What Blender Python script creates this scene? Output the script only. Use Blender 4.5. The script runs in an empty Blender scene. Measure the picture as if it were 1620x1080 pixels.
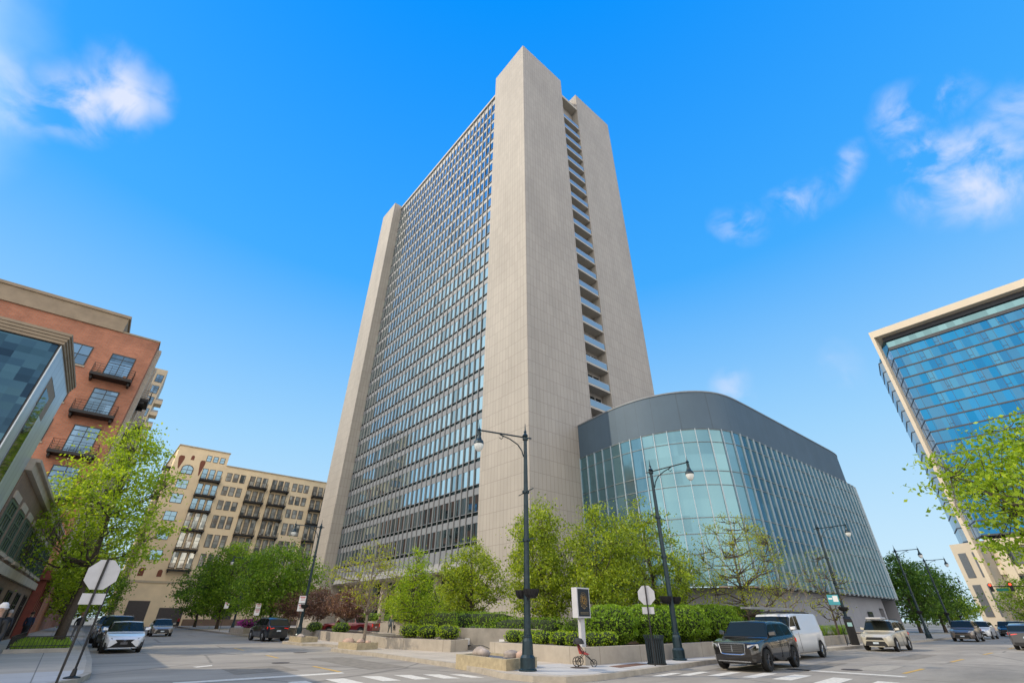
import bpy, math, random
import numpy as np
from mathutils import Vector, Matrix
R = math.radians
scene = bpy.context.scene
COL = scene.collection
# ------------------------------------------------------------------ camera
YAW, PITCH, ROLL, FPX = R(49.73), R(31.42), R(0.3), 718.0
fw = Vector((math.cos(YAW)*math.cos(PITCH), math.sin(YAW)*math.cos(PITCH), math.sin(PITCH)))
rt0 = Vector((math.sin(YAW), -math.cos(YAW), 0)); up0 = rt0.cross(fw)
rt = rt0*math.cos(ROLL)+up0*math.sin(ROLL); up = -rt0*math.sin(ROLL)+up0*math.cos(ROLL)
cd = bpy.data.cameras.new("camera"); cam = bpy.data.objects.new("camera", cd); COL.objects.link(cam)
cd.sensor_width = 36; cd.lens = FPX/1620*36; cd.clip_start = .1; cd.clip_end = 5000
cam.matrix_world = Matrix(((rt.x, up.x, -fw.x, 0), (rt.y, up.y, -fw.y, 0), (rt.z, up.z, -fw.z, 1.65), (0, 0, 0, 1)))
scene.camera = cam
# ------------------------------------------------------------------ light
SUN_AZ, SUN_EL = R(143), R(42)       # azimuth counter-clockwise from +X
sd = Vector((math.cos(SUN_AZ)*math.cos(SUN_EL), math.sin(SUN_AZ)*math.cos(SUN_EL), math.sin(SUN_EL)))
sl = bpy.data.lights.new("sun", 'SUN'); sl.energy = 1.9; sl.angle = R(0.6); sl.color = (1, .86, .66)
so = bpy.data.objects.new("sun", sl); COL.objects.link(so); so.rotation_euler = (-sd).to_track_quat('-Z', 'Y').to_euler()
world = bpy.data.worlds.new("World"); scene.world = world; world.use_nodes = True
nt = world.node_tree; nt.nodes.clear()
def N(t, k, **kw):
    n = t.nodes.new(k)
    for a, b in kw.items(): setattr(n, a, b)
    return n
wo = N(nt, 'ShaderNodeOutputWorld'); bg = N(nt, 'ShaderNodeBackground'); sky = N(nt, 'ShaderNodeTexSky')
sky.sky_type = 'NISHITA'; sky.sun_disc = False; sky.sun_elevation = SUN_EL; sky.sun_rotation = R(90)-SUN_AZ
sky.air_density = 1.0; sky.dust_density = 0.05; sky.ozone_density = 1.6
hs = N(nt, 'ShaderNodeHueSaturation'); hs.inputs['Hue'].default_value = .503
nt.links.new(sky.outputs[0], hs.inputs['Color'])
tc = N(nt, 'ShaderNodeTexCoord')
sz_ = N(nt, 'ShaderNodeSeparateXYZ'); nt.links.new(tc.outputs['Generated'], sz_.inputs[0])
sr = N(nt, 'ShaderNodeMapRange'); sr.inputs['From Min'].default_value = .0; sr.inputs['From Max'].default_value = .95; sr.inputs['To Min'].default_value = .85; sr.inputs['To Max'].default_value = 1.75
nt.links.new(sz_.outputs[2], sr.inputs[0]); nt.links.new(sr.outputs[0], hs.inputs['Saturation'])
sv = N(nt, 'ShaderNodeMapRange'); sv.inputs['From Min'].default_value = .0; sv.inputs['From Max'].default_value = .75; sv.inputs['To Min'].default_value = .5; sv.inputs['To Max'].default_value = 1.4
nt.links.new(sz_.outputs[2], sv.inputs[0]); nt.links.new(sv.outputs[0], hs.inputs['Value'])
nz = N(nt, 'ShaderNodeTexNoise'); nz.inputs['Scale'].default_value = 14; nz.inputs['Detail'].default_value = 9; nz.inputs['Roughness'].default_value = .55
nz.inputs['Distortion'].default_value = .35
nt.links.new(tc.outputs['Generated'], nz.inputs['Vector'])
wz = N(nt, 'ShaderNodeTexNoise'); wz.inputs['Scale'].default_value = 6; wz.inputs['Detail'].default_value = 5
nt.links.new(tc.outputs['Generated'], wz.inputs['Vector'])
w1 = N(nt, 'ShaderNodeVectorMath', operation='SUBTRACT'); nt.links.new(wz.outputs['Color'], w1.inputs[0]); w1.inputs[1].default_value = (.5, .5, .5)
w2 = N(nt, 'ShaderNodeVectorMath', operation='SCALE'); nt.links.new(w1.outputs[0], w2.inputs[0]); w2.inputs['Scale'].default_value = .13
warp = N(nt, 'ShaderNodeVectorMath', operation='ADD'); nt.links.new(tc.outputs['Generated'], warp.inputs[0]); nt.links.new(w2.outputs[0], warp.inputs[1])
clouds = [((-.205, .690, .693), .062, 1.15), ((-.235, .712, .662), .06, 1.0), ((-.27, .728, .63), .045, .7), ((-.315, .715, .62), .05, .7), ((-.30, .735, .60), .05, .6), ((-.165, .683, .71), .04, .6),
          ((.815, -.10, .565), .07, 1.0), ((.80, -.13, .575), .05, .9), ((.785, -.08, .61), .036, .8), ((.753, .029, .657), .045, .8), ((.75, .06, .65), .04, .6), ((.75, .101, .654), .045, .75), ((.745, .19, .635), .045, .6),
          ((.74, -.08, .667), .055, .9), ((.745, -.12, .655), .04, .8), ((.776, -.18, .605), .045, .6), ((.862, .322, .394), .045, .5), ((.906, .156, .394), .04, .35)]
acc = None
for c, rad, st in clouds:
    v = Vector(c).normalized()
    d = N(nt, 'ShaderNodeVectorMath', operation='DISTANCE'); nt.links.new(warp.outputs[0], d.inputs[0]); d.inputs[1].default_value = v
    m = N(nt, 'ShaderNodeMapRange', interpolation_type='SMOOTHSTEP'); m.inputs['From Min'].default_value = rad*1.25; m.inputs['From Max'].default_value = 0
    m.inputs['To Min'].default_value = 0; m.inputs['To Max'].default_value = st
    nt.links.new(d.outputs['Value'], m.inputs['Value'])
    if acc is None: acc = m.outputs[0]
    else:
        a = N(nt, 'ShaderNodeMath', operation='MAXIMUM'); nt.links.new(acc, a.inputs[0]); nt.links.new(m.outputs[0], a.inputs[1]); acc = a.outputs[0]
n2 = N(nt, 'ShaderNodeMapRange', interpolation_type='SMOOTHSTEP'); n2.inputs['From Min'].default_value = .36; n2.inputs['From Max'].default_value = .66
nt.links.new(nz.outputs[0], n2.inputs['Value'])
mu = N(nt, 'ShaderNodeMath', operation='MULTIPLY', use_clamp=True); nt.links.new(acc, mu.inputs[0]); nt.links.new(n2.outputs[0], mu.inputs[1])
cr_ = N(nt, 'ShaderNodeValToRGB'); e_ = cr_.color_ramp.elements; kk = 1/.252/4
e_[1].position = .95; e_[1].color = (0, .29*kk, 1.0*kk, 1); e_[0].color = (.66*kk, .86*kk, .97*kk, 1)
for p_, c_ in ((.3, (.35, .67, .98)), (.6, (.06, .42, 1.0))):
    el_ = e_.new(p_); el_.color = (c_[0]*kk, c_[1]*kk, c_[2]*kk, 1)
nt.links.new(sz_.outputs[2], cr_.inputs[0])
x4 = N(nt, 'ShaderNodeVectorMath', operation='SCALE'); x4.inputs['Scale'].default_value = 4; nt.links.new(cr_.outputs[0], x4.inputs[0])
hv = N(nt, 'ShaderNodeMixRGB'); hv.inputs[0].default_value = .95; nt.links.new(hs.outputs[0], hv.inputs[1]); nt.links.new(x4.outputs[0], hv.inputs[2])
mx = N(nt, 'ShaderNodeMixRGB'); nt.links.new(mu.outputs[0], mx.inputs[0]); nt.links.new(hv.outputs[0], mx.inputs[1]); mx.inputs[2].default_value = (2.9, 3.2, 4.0, 1)
# added unseen bright cloud bank behind the camera, lifts ambient and whitens glass reflections
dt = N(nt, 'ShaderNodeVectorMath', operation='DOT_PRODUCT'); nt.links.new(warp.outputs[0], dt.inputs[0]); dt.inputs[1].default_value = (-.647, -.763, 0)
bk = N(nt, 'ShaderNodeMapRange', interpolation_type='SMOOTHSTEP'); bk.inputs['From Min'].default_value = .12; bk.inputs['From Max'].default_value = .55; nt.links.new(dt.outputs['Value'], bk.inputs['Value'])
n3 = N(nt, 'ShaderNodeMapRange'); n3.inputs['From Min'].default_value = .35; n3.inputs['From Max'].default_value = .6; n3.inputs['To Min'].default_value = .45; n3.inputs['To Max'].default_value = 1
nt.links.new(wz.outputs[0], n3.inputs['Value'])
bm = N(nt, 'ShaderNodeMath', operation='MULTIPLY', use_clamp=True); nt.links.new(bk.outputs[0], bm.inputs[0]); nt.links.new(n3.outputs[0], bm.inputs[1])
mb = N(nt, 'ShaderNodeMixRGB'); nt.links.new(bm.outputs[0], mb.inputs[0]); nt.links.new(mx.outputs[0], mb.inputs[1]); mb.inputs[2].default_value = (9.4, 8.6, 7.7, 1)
d2 = N(nt, 'ShaderNodeVectorMath', operation='DISTANCE'); nt.links.new(warp.outputs[0], d2.inputs[0]); d2.inputs[1].default_value = (-.62, .62, .47)  # second added cloud bank, out of frame left, pales the curtain wall reflections
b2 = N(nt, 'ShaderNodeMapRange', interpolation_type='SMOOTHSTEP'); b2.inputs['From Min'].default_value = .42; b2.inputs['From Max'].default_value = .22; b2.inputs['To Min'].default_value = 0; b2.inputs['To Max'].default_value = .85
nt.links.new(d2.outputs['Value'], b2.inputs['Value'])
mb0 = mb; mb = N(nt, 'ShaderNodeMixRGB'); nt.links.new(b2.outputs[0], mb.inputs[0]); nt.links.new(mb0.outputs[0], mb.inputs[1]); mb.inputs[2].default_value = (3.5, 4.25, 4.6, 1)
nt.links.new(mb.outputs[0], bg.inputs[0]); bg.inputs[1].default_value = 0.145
nt.links.new(bg.outputs[0], wo.inputs[0])
vs = scene.view_settings; scene.display_settings.display_device = 'sRGB'
vs.view_transform = 'Standard'; vs.look = 'None'; vs.exposure = 0.8; vs.gamma = 1
scene.cycles.max_bounces = 6; scene.cycles.transparent_max_bounces = 6; scene.cycles.use_denoising = True
random.seed(7); rng = np.random.default_rng(7)

# ------------------------------------------------------------------ materials
MATS = {}
def newmat(name):
    m = bpy.data.materials.new(name); m.use_nodes = True; t = m.node_tree; p = t.nodes['Principled BSDF']; MATS[name] = m
    return m, t, p
def rgba(c): return (c[0], c[1], c[2], 1)
def mat(name, c, rough=.6, metal=0, var=.12, scale=3., bump=0, c2=None, spec=None, coat=0, emit=None, estr=1, detail=5, stretch=None):
    if name in MATS: return MATS[name]
    m, t, p = newmat(name)
    p.inputs['Roughness'].default_value = rough; p.inputs['Metallic'].default_value = metal
    if spec is not None: p.inputs['Specular IOR Level'].default_value = spec
    if coat: p.inputs['Coat Weight'].default_value = coat; p.inputs['Coat Roughness'].default_value = .04
    if emit: p.inputs['Emission Color'].default_value = rgba(emit); p.inputs['Emission Strength'].default_value = estr
    co = N(t, 'ShaderNodeTexCoord'); vec = co.outputs['Object']
    if stretch:
        mp = N(t, 'ShaderNodeMapping'); mp.inputs['Scale'].default_value = stretch; t.links.new(vec, mp.inputs[0]); vec = mp.outputs[0]
    n = N(t, 'ShaderNodeTexNoise'); n.inputs['Scale'].default_value = scale; n.inputs['Detail'].default_value = detail; n.inputs['Roughness'].default_value = .62
    t.links.new(vec, n.inputs['Vector'])
    r = N(t, 'ShaderNodeValToRGB'); e = r.color_ramp.elements
    a = [max(0, x*(1-var)) for x in c]; b = [min(1, x*(1+var)) for x in (c2 or c)]
    e[0].position = .3; e[0].color = rgba(a); e[1].position = .7; e[1].color = rgba(b)
    t.links.new(n.outputs[0], r.inputs[0]); t.links.new(r.outputs[0], p.inputs['Base Color'])
    if bump:
        bn = N(t, 'ShaderNodeBump'); bn.inputs['Strength'].default_value = bump; bn.inputs['Distance'].default_value = .02
        t.links.new(n.outputs[0], bn.inputs['Height']); t.links.new(bn.outputs[0], p.inputs['Normal'])
    return m
def tiled(name, c1, c2, cm, bw, bh, mort=.02, off=0., rough=.75, bump=.3, var=.15, nscale=.35, axis='xy', offz=0, streak=.0, freq=2, metal=0):
    """brick / panel pattern laid over vertical walls: u = x+y (one of them constant), v = z"""
    m, t, p = newmat(name)
    co = N(t, 'ShaderNodeTexCoord'); s = N(t, 'ShaderNodeSeparateXYZ'); t.links.new(co.outputs['Object'], s.inputs[0])
    a = N(t, 'ShaderNodeMath', operation='ADD'); t.links.new(s.outputs[0], a.inputs[0]); t.links.new(s.outputs[1], a.inputs[1])
    z = N(t, 'ShaderNodeMath', operation='ADD'); t.links.new(s.outputs[2], z.inputs[0]); z.inputs[1].default_value = offz
    c = N(t, 'ShaderNodeCombineXYZ')
    if axis == 'xy': t.links.new(a.outputs[0], c.inputs[0]); t.links.new(z.outputs[0], c.inputs[1])
    else: t.links.new(s.outputs[0], c.inputs[0]); t.links.new(s.outputs[1], c.inputs[1])
    b = N(t, 'ShaderNodeTexBrick'); b.offset = off; b.offset_frequency = freq; b.inputs['Scale'].default_value = 1
    b.inputs['Color1'].default_value = rgba(c1); b.inputs['Color2'].default_value = rgba(c2); b.inputs['Mortar'].default_value = rgba(cm)
    b.inputs['Mortar Size'].default_value = mort; b.inputs['Mortar Smooth'].default_value = .1; b.inputs['Brick Width'].default_value = bw; b.inputs['Row Height'].default_value = bh
    t.links.new(c.outputs[0], b.inputs['Vector'])
    n = N(t, 'ShaderNodeTexNoise'); n.inputs['Scale'].default_value = nscale; n.inputs['Detail'].default_value = 8; n.inputs['Roughness'].default_value = .65
    mp = N(t, 'ShaderNodeMapping'); mp.inputs['Scale'].default_value = (1, 1, .35 if streak else 1); t.links.new(co.outputs['Object'], mp.inputs[0]); t.links.new(mp.outputs[0], n.inputs['Vector'])
    mr = N(t, 'ShaderNodeMapRange'); mr.inputs['From Min'].default_value = .25; mr.inputs['From Max'].default_value = .75
    mr.inputs['To Min'].default_value = 1-var; mr.inputs['To Max'].default_value = 1+var; t.links.new(n.outputs[0], mr.inputs[0])
    mu = N(t, 'ShaderNodeVectorMath', operation='SCALE'); t.links.new(b.outputs['Color'], mu.inputs[0]); t.links.new(mr.outputs[0], mu.inputs['Scale'])
    t.links.new(mu.outputs[0], p.inputs['Base Color']); p.inputs['Roughness'].default_value = rough; p.inputs['Metallic'].default_value = metal
    if bump:
        bn = N(t, 'ShaderNodeBump', invert=True); bn.inputs['Strength'].default_value = bump; bn.inputs['Distance'].default_value = .02
        t.links.new(b.outputs['Fac'], bn.inputs['Height']); t.links.new(bn.outputs[0], p.inputs['Normal'])
    return m
def glassy(name, base, tint, refl=.45, rough=.03, cell=None, cvar=.5, tints=None, wav=.0):
    """opaque reflective window glass: dark body under a tinted mirror coat; each pane (cell) differs a little"""
    m = bpy.data.materials.new(name); m.use_nodes = True; t = m.node_tree; t.nodes.clear(); MATS[name] = m
    o = N(t, 'ShaderNodeOutputMaterial'); mix = N(t, 'ShaderNodeMixShader'); d = N(t, 'ShaderNodeBsdfDiffuse'); g = N(t, 'ShaderNodeBsdfAnisotropic') if False else N(t, 'ShaderNodeBsdfGlossy')
    d.inputs[0].default_value = rgba(base); g.inputs[0].default_value = rgba(tint); g.inputs['Roughness'].default_value = rough
    fr = N(t, 'ShaderNodeFresnel'); fr.inputs[0].default_value = 1.5
    mr = N(t, 'ShaderNodeMapRange'); mr.inputs['To Min'].default_value = refl; mr.inputs['To Max'].default_value = 1; t.links.new(fr.outputs[0], mr.inputs[0])
    t.links.new(mr.outputs[0], mix.inputs[0]); t.links.new(d.outputs[0], mix.inputs[1]); t.links.new(g.outputs[0], mix.inputs[2]); t.links.new(mix.outputs[0], o.inputs[0])
    co = N(t, 'ShaderNodeTexCoord')
    if cell:
        sx = N(t, 'ShaderNodeSeparateXYZ'); t.links.new(co.outputs['Object'], sx.inputs[0])
        ad = N(t, 'ShaderNodeMath', operation='ADD'); t.links.new(sx.outputs[0], ad.inputs[0]); t.links.new(sx.outputs[1], ad.inputs[1])
        cx = N(t, 'ShaderNodeCombineXYZ')
        for src, sz, k, of in ((ad.outputs[0], cell[0], 0, cell[2]), (sx.outputs[2], cell[1], 1, cell[3])):
            q = N(t, 'ShaderNodeMath', operation='SUBTRACT'); t.links.new(src, q.inputs[0]); q.inputs[1].default_value = of
            w = N(t, 'ShaderNodeMath', operation='DIVIDE'); t.links.new(q.outputs[0], w.inputs[0]); w.inputs[1].default_value = sz
            f = N(t, 'ShaderNodeMath', operation='FLOOR'); t.links.new(w.outputs[0], f.inputs[0]); t.links.new(f.outputs[0], cx.inputs[k])
        wn = N(t, 'ShaderNodeTexWhiteNoise'); t.links.new(cx.outputs[0], wn.inputs[0])
        r = N(t, 'ShaderNodeValToRGB'); e = r.color_ramp.elements
        tl = tints or [[x*(1-cvar) for x in tint], tint]
        e[0].position = 0; e[0].color = rgba(tl[0]); e[1].position = 1; e[1].color = rgba(tl[-1])
        for i, q in enumerate(tl[1:-1]): x = e.new((i+1)/(len(tl)-1)); x.color = rgba(q)
        t.links.new(wn.outputs[0], r.inputs[0]); t.links.new(r.outputs[0], g.inputs[0])
        vm = N(t, 'ShaderNodeVectorMath', operation='SCALE'); vm.inputs['Scale'].default_value = base[1]/max(.01, tint[1]); t.links.new(r.outputs[0], vm.inputs[0]); t.links.new(vm.outputs[0], d.inputs[0])
        # panes sit a hair out of true
        ge = N(t, 'ShaderNodeNewGeometry'); s2 = N(t, 'ShaderNodeVectorMath', operation='SUBTRACT'); t.links.new(wn.outputs[1], s2.inputs[0]); s2.inputs[1].default_value = (.5, .5, .5)
        s3 = N(t, 'ShaderNodeVectorMath', operation='SCALE'); s3.inputs['Scale'].default_value = .012+wav; t.links.new(s2.outputs[0], s3.inputs[0])
        s4 = N(t, 'ShaderNodeVectorMath', operation='ADD'); t.links.new(ge.outputs['Normal'], s4.inputs[0]); t.links.new(s3.outputs[0], s4.inputs[1])
        nn = N(t, 'ShaderNodeVectorMath', operation='NORMALIZE'); t.links.new(s4.outputs[0], nn.inputs[0]); t.links.new(nn.outputs[0], g.inputs['Normal'])
    return m
def leafmat(name, c1, c2, c3=None, trans=.45):
    m = bpy.data.materials.new(name); m.use_nodes = True; t = m.node_tree; t.nodes.clear(); MATS[name] = m
    o = N(t, 'ShaderNodeOutputMaterial'); mix = N(t, 'ShaderNodeMixShader'); d = N(t, 'ShaderNodeBsdfPrincipled'); tr = N(t, 'ShaderNodeBsdfTranslucent')
    d.inputs['Roughness'].default_value = .5; d.inputs['Specular IOR Level'].default_value = .35
    ge = N(t, 'ShaderNodeNewGeometry'); r = N(t, 'ShaderNodeValToRGB'); e = r.color_ramp.elements
    e[0].color = rgba(c1); e[1].color = rgba(c2); e[1].position = .8
    if c3: x = e.new(1.); x.color = rgba(c3)
    t.links.new(ge.outputs['Random Per Island'], r.inputs[0]); t.links.new(r.outputs[0], d.inputs['Base Color'])
    vm = N(t, 'ShaderNodeMixRGB', blend_type='MULTIPLY'); vm.inputs[0].default_value = 1; vm.inputs[2].default_value = (1.5, 1.35, .5, 1); t.links.new(r.outputs[0], vm.inputs[1]); t.links.new(vm.outputs[0], tr.inputs[0])
    mix.inputs[0].default_value = trans; t.links.new(d.outputs[0], mix.inputs[1]); t.links.new(tr.outputs[0], mix.inputs[2]); t.links.new(mix.outputs[0], o.inputs[0])
    return m

STONE = tiled('travertine', (.385, .355, .315), (.352, .325, .288), (.235, .215, .19), .62, 1.75, .024, 0, .7, .25, .12, .22, offz=.0+1.75*.1, streak=1)
SPAN = tiled('spandrel_panel', (.225, .245, .27), (.21, .23, .255), (.14, .15, .17), 1.4, 3.5, .02, 0, .55, .1, .08, .5)
FIN = mat('fin_aluminium', (.23, .235, .24), .5, 0, .06, .8)
CONC = mat('concrete', (.40, .36, .30), .85, 0, .16, 1.6, .25)
CONC2 = tiled('planter_concrete', (.385, .34, .28), (.355, .315, .26), (.22, .19, .15), 2.4, 4, .015, 0, .85, .2, .2, 1.4)
DARKM = mat('dark_metal', (.018, .026, .03), .38, .3, .3, 4)
BLACK = mat('black_metal', (.012, .012, .013), .5, .2, .2, 4)
CWGL = glassy('curtain_glass', (.025, .045, .05), (.78, .93, .95), .72, .02, (1.4, 3.5, 46.02+36.12, 9.4), .22, tints=[(.42, .54, .58), (.66, .80, .84), (.76, .93, .97), (.56, .72, .78)])
CWGD = glassy('transom_glass', (.012, .02, .022), (.12, .18, .18), .25, .05)
DARKG = glassy('dark_glass', (.015, .02, .022), (.5, .55, .58), .14, .04)
RAILG = glassy('rail_glass', (.22, .30, .36), (.55, .66, .72), .25, .12)
# ------------------------------------------------------------------ mesh builder
class MB:
    def __init__(s): s.v = []; s.f = []; s.m = []; s.k = 0
    def mi(s, i): s.k = i; return s
    def quad(s, a, b, c, d):
        n = len(s.v); s.v += [tuple(a), tuple(b), tuple(c), tuple(d)]; s.f.append((n, n+1, n+2, n+3)); s.m.append(s.k)
    def poly(s, pts):
        n = len(s.v); s.v += [tuple(p) for p in pts]; s.f.append(tuple(range(n, n+len(pts)))); s.m.append(s.k)
    def hexa(s, p):
        n = len(s.v); s.v += [tuple(q) for q in p]
        for f in ((0, 3, 2, 1), (4, 5, 6, 7), (0, 1, 5, 4), (1, 2, 6, 5), (2, 3, 7, 6), (3, 0, 4, 7)):
            s.f.append(tuple(n+i for i in f)); s.m.append(s.k)
    def box(s, x0, y0, z0, x1, y1, z1):
        if x0 > x1: x0, x1 = x1, x0
        if y0 > y1: y0, y1 = y1, y0
        s.hexa([(x0, y0, z0), (x1, y0, z0), (x1, y1, z0), (x0, y1, z0), (x0, y0, z1), (x1, y0, z1), (x1, y1, z1), (x0, y1, z1)]); return s
    def prism(s, pts, z0, z1, cap=True, bottom=True):
        n = len(pts); b = len(s.v)
        zz0 = z0 if hasattr(z0, '__len__') else [z0]*n; zz1 = z1 if hasattr(z1, '__len__') else [z1]*n
        s.v += [(p[0], p[1], zz0[i]) for i, p in enumerate(pts)]+[(p[0], p[1], zz1[i]) for i, p in enumerate(pts)]
        for i in range(n): j = (i+1) % n; s.f.append((b+i, b+j, b+n+j, b+n+i)); s.m.append(s.k)
        if cap: s.f.append(tuple(b+n+i for i in range(n))); s.m.append(s.k)
        if bottom: s.f.append(tuple(b+n-1-i for i in range(n))); s.m.append(s.k)
        return s
    def tube(s, pts, rad, n=8, cap=True):
        pts = [Vector(p) for p in pts]; rad = rad if hasattr(rad, '__len__') else [rad]*len(pts)
        b = len(s.v); pu = None
        for i, p in enumerate(pts):
            d = (pts[min(i+1, len(pts)-1)]-pts[max(i-1, 0)]).normalized()
            u = Vector((0, 0, 1)).cross(d) if abs(d.z) < .95 else Vector((1, 0, 0)).cross(d)
            if pu is not None: u = pu-d*pu.dot(d)
            u.normalize(); pu = u; w = d.cross(u)
            for k in range(n): a = 2*math.pi*k/n; s.v.append(tuple(p+(u*math.cos(a)+w*math.sin(a))*rad[i]))
        for i in range(len(pts)-1):
            for k in range(n):
                k2 = (k+1) % n; s.f.append((b+i*n+k, b+i*n+k2, b+(i+1)*n+k2, b+(i+1)*n+k)); s.m.append(s.k)
        if cap:
            s.f.append(tuple(b+n-1-k for k in range(n))); s.m.append(s.k)
            e = b+(len(pts)-1)*n; s.f.append(tuple(e+k for k in range(n))); s.m.append(s.k)
        return s
    def lathe(s, prof, c=(0, 0, 0), n=14, axis='z', arc=1.0):
        b = len(s.v)
        m = n if arc == 1 else n+1
        for r, z in prof:
            for k in range(m):
                a = 2*math.pi*arc*k/n; x, y = r*math.cos(a), r*math.sin(a)
                s.v.append((c[0]+x, c[1]+y, c[2]+z) if axis == 'z' else (c[0]+x, c[1]+z, c[2]+y))
        for i in range(len(prof)-1):
            for k in range(n):
                k2 = (k+1) % m; s.f.append((b+i*m+k, b+i*m+k2, b+(i+1)*m+k2, b+(i+1)*m+k)); s.m.append(s.k)
        return s
    def build(s, name, mats, parent=None, smooth=False, bevel=0):
        me = bpy.data.meshes.new(name); me.from_pydata(s.v, [], s.f); me.update()
        for m in (mats if isinstance(mats, (list, tuple)) else [mats]): me.materials.append(m)
        if len(me.materials) > 1: me.polygons.foreach_set('material_index', s.m)
        if smooth: me.polygons.foreach_set('use_smooth', [True]*len(me.polygons))
        o = bpy.data.objects.new(name, me); COL.objects.link(o)
        if parent: o.parent = parent
        if bevel:
            b = o.modifiers.new('bevel', 'BEVEL'); b.width = bevel; b.segments = 2; b.limit_method = 'ANGLE'
        return o
class Fr:
    """facade frame: u along the wall, z up, n outwards"""
    def __init__(s, o, u, n): s.o = Vector((o[0], o[1], 0)); s.u = Vector((u[0], u[1], 0)).normalized(); s.n = Vector((n[0], n[1], 0)).normalized()
    def p(s, u, z, n=0): q = s.o+s.u*u+s.n*n; return (q.x, q.y, z)
    def box(s, mb, u0, u1, z0, z1, n0, n1):
        if s.u.y*s.n.x-s.u.x*s.n.y < 0: u0, u1 = u1, u0
        mb.hexa([s.p(u0, z0, n1), s.p(u1, z0, n1), s.p(u1, z0, n0), s.p(u0, z0, n0), s.p(u0, z1, n1), s.p(u1, z1, n1), s.p(u1, z1, n0), s.p(u0, z1, n0)])
def empty(name, loc=(0, 0, 0), rz=0):
    o = bpy.data.objects.new(name, None); COL.objects.link(o); o.location = loc; o.rotation_euler.z = rz; o.empty_display_size = .3; return o
def tag(o, label=None, cat=None, group=None, kind=None):
    for k, v in (('label', label), ('category', cat), ('group', group), ('kind', kind)):
        if v: o[k] = v
    return o
def kids(o): return [c for c in bpy.data.objects if c.parent == o]
def copy_tree(o, parent=None):
    c = o.copy(); COL.objects.link(c); c.parent = parent
    for ch in kids(o): copy_tree(ch, c)
    return c
def structure(o): o['kind'] = 'structure'; return o

# ------------------------------------------------------------------ ground, roads, pavements
def road_material():
    m, t, p = newmat('road_asphalt')
    co = N(t, 'ShaderNodeTexCoord')
    n1 = N(t, 'ShaderNodeTexNoise'); n1.inputs['Scale'].default_value = .28; n1.inputs['Detail'].default_value = 9; n1.inputs['Roughness'].default_value = .7
    mp = N(t, 'ShaderNodeMapping'); mp.inputs['Rotation'].default_value = (0, 0, .5); mp.inputs['Scale'].default_value = (.5, 1.6, 1)
    t.links.new(co.outputs['Object'], mp.inputs[0]); t.links.new(mp.outputs[0], n1.inputs['Vector'])
    r = N(t, 'ShaderNodeValToRGB'); e = r.color_ramp.elements
    e[0].position = .32; e[0].color = (.205, .184, .155, 1); e[1].position = .68; e[1].color = (.345, .313, .262, 1)
    t.links.new(n1.outputs[0], r.inputs[0])
    n2 = N(t, 'ShaderNodeTexNoise'); n2.inputs['Scale'].default_value = 45; n2.inputs['Detail'].default_value = 3; t.links.new(co.outputs['Object'], n2.inputs['Vector'])
    mr = N(t, 'ShaderNodeMapRange'); mr.inputs['To Min'].default_value = .8; mr.inputs['To Max'].default_value = 1.2; t.links.new(n2.outputs[0], mr.inputs[0])
    s = N(t, 'ShaderNodeVectorMath', operation='SCALE'); t.links.new(r.outputs[0], s.inputs[0]); t.links.new(mr.outputs[0], s.inputs['Scale'])
    # sealed cracks
    vo = N(t, 'ShaderNodeTexVoronoi', feature='DISTANCE_TO_EDGE'); vo.inputs['Scale'].default_value = .16
    nz3 = N(t, 'ShaderNodeTexNoise'); nz3.inputs['Scale'].default_value = .7; t.links.new(co.outputs['Object'], nz3.inputs['Vector'])
    mx3 = N(t, 'ShaderNodeMixRGB'); mx3.inputs[0].default_value = .12; t.links.new(co.outputs['Object'], mx3.inputs[1]); t.links.new(nz3.outputs[1], mx3.inputs[2])
    t.links.new(mx3.outputs[0], vo.inputs['Vector'])
    cr = N(t, 'ShaderNodeMapRange'); cr.inputs['From Min'].default_value = .0; cr.inputs['From Max'].default_value = .012; cr.inputs['To Min'].default_value = .55; cr.inputs['To Max'].default_value = 1
    t.links.new(vo.outputs['Distance'], cr.inputs[0])
    s2 = N(t, 'ShaderNodeVectorMath', operation='SCALE'); t.links.new(s.outputs[0], s2.inputs[0]); t.links.new(cr.outputs[0], s2.inputs['Scale'])
    t.links.new(s2.outputs[0], p.inputs['Base Color']); p.inputs['Roughness'].default_value = .82
    b = N(t, 'ShaderNodeBump'); b.inputs['Strength'].default_value = .25; b.inputs['Distance'].default_value = .01; t.links.new(n2.outputs[0], b.inputs['Height']); t.links.new(b.outputs[0], p.inputs['Normal'])
    return m
ROAD = road_material()
WALK = tiled('pavement_slabs', (.45, .395, .32), (.41, .36, .29), (.19, .17, .15), 1.6, 1.6, .018, 0, .85, .25, .16, .5, axis='flat')
WALKL = tiled('pale_pavement_slabs', (.46, .45, .43), (.42, .41, .39), (.22, .21, .19), 1.8, 1.8, .018, 0, .85, .25, .12, .6, axis='flat')
KERB = mat('kerb_stone', (.36, .32, .26), .85, 0, .2, 3, .2)
PAINT = mat('white_road_paint', (.60, .57, .50), .7, 0, .22, 9, detail=8)
YPAINT = mat('yellow_road_paint', (.52, .32, .07), .7, 0, .3, 9, detail=8)
GRASS = mat('grass_ground', (.05, .085, .02), .9, 0, .4, 2)
g = MB(); g.quad((-900, -900, -.012), (1600, -900, -.012), (1600, 1600, -.012), (-900, 1600, -.012)); structure(g.build('ground', mat('far_ground', (.17, .16, .13), .9, 0, .25, .05)))
g = MB()
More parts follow.
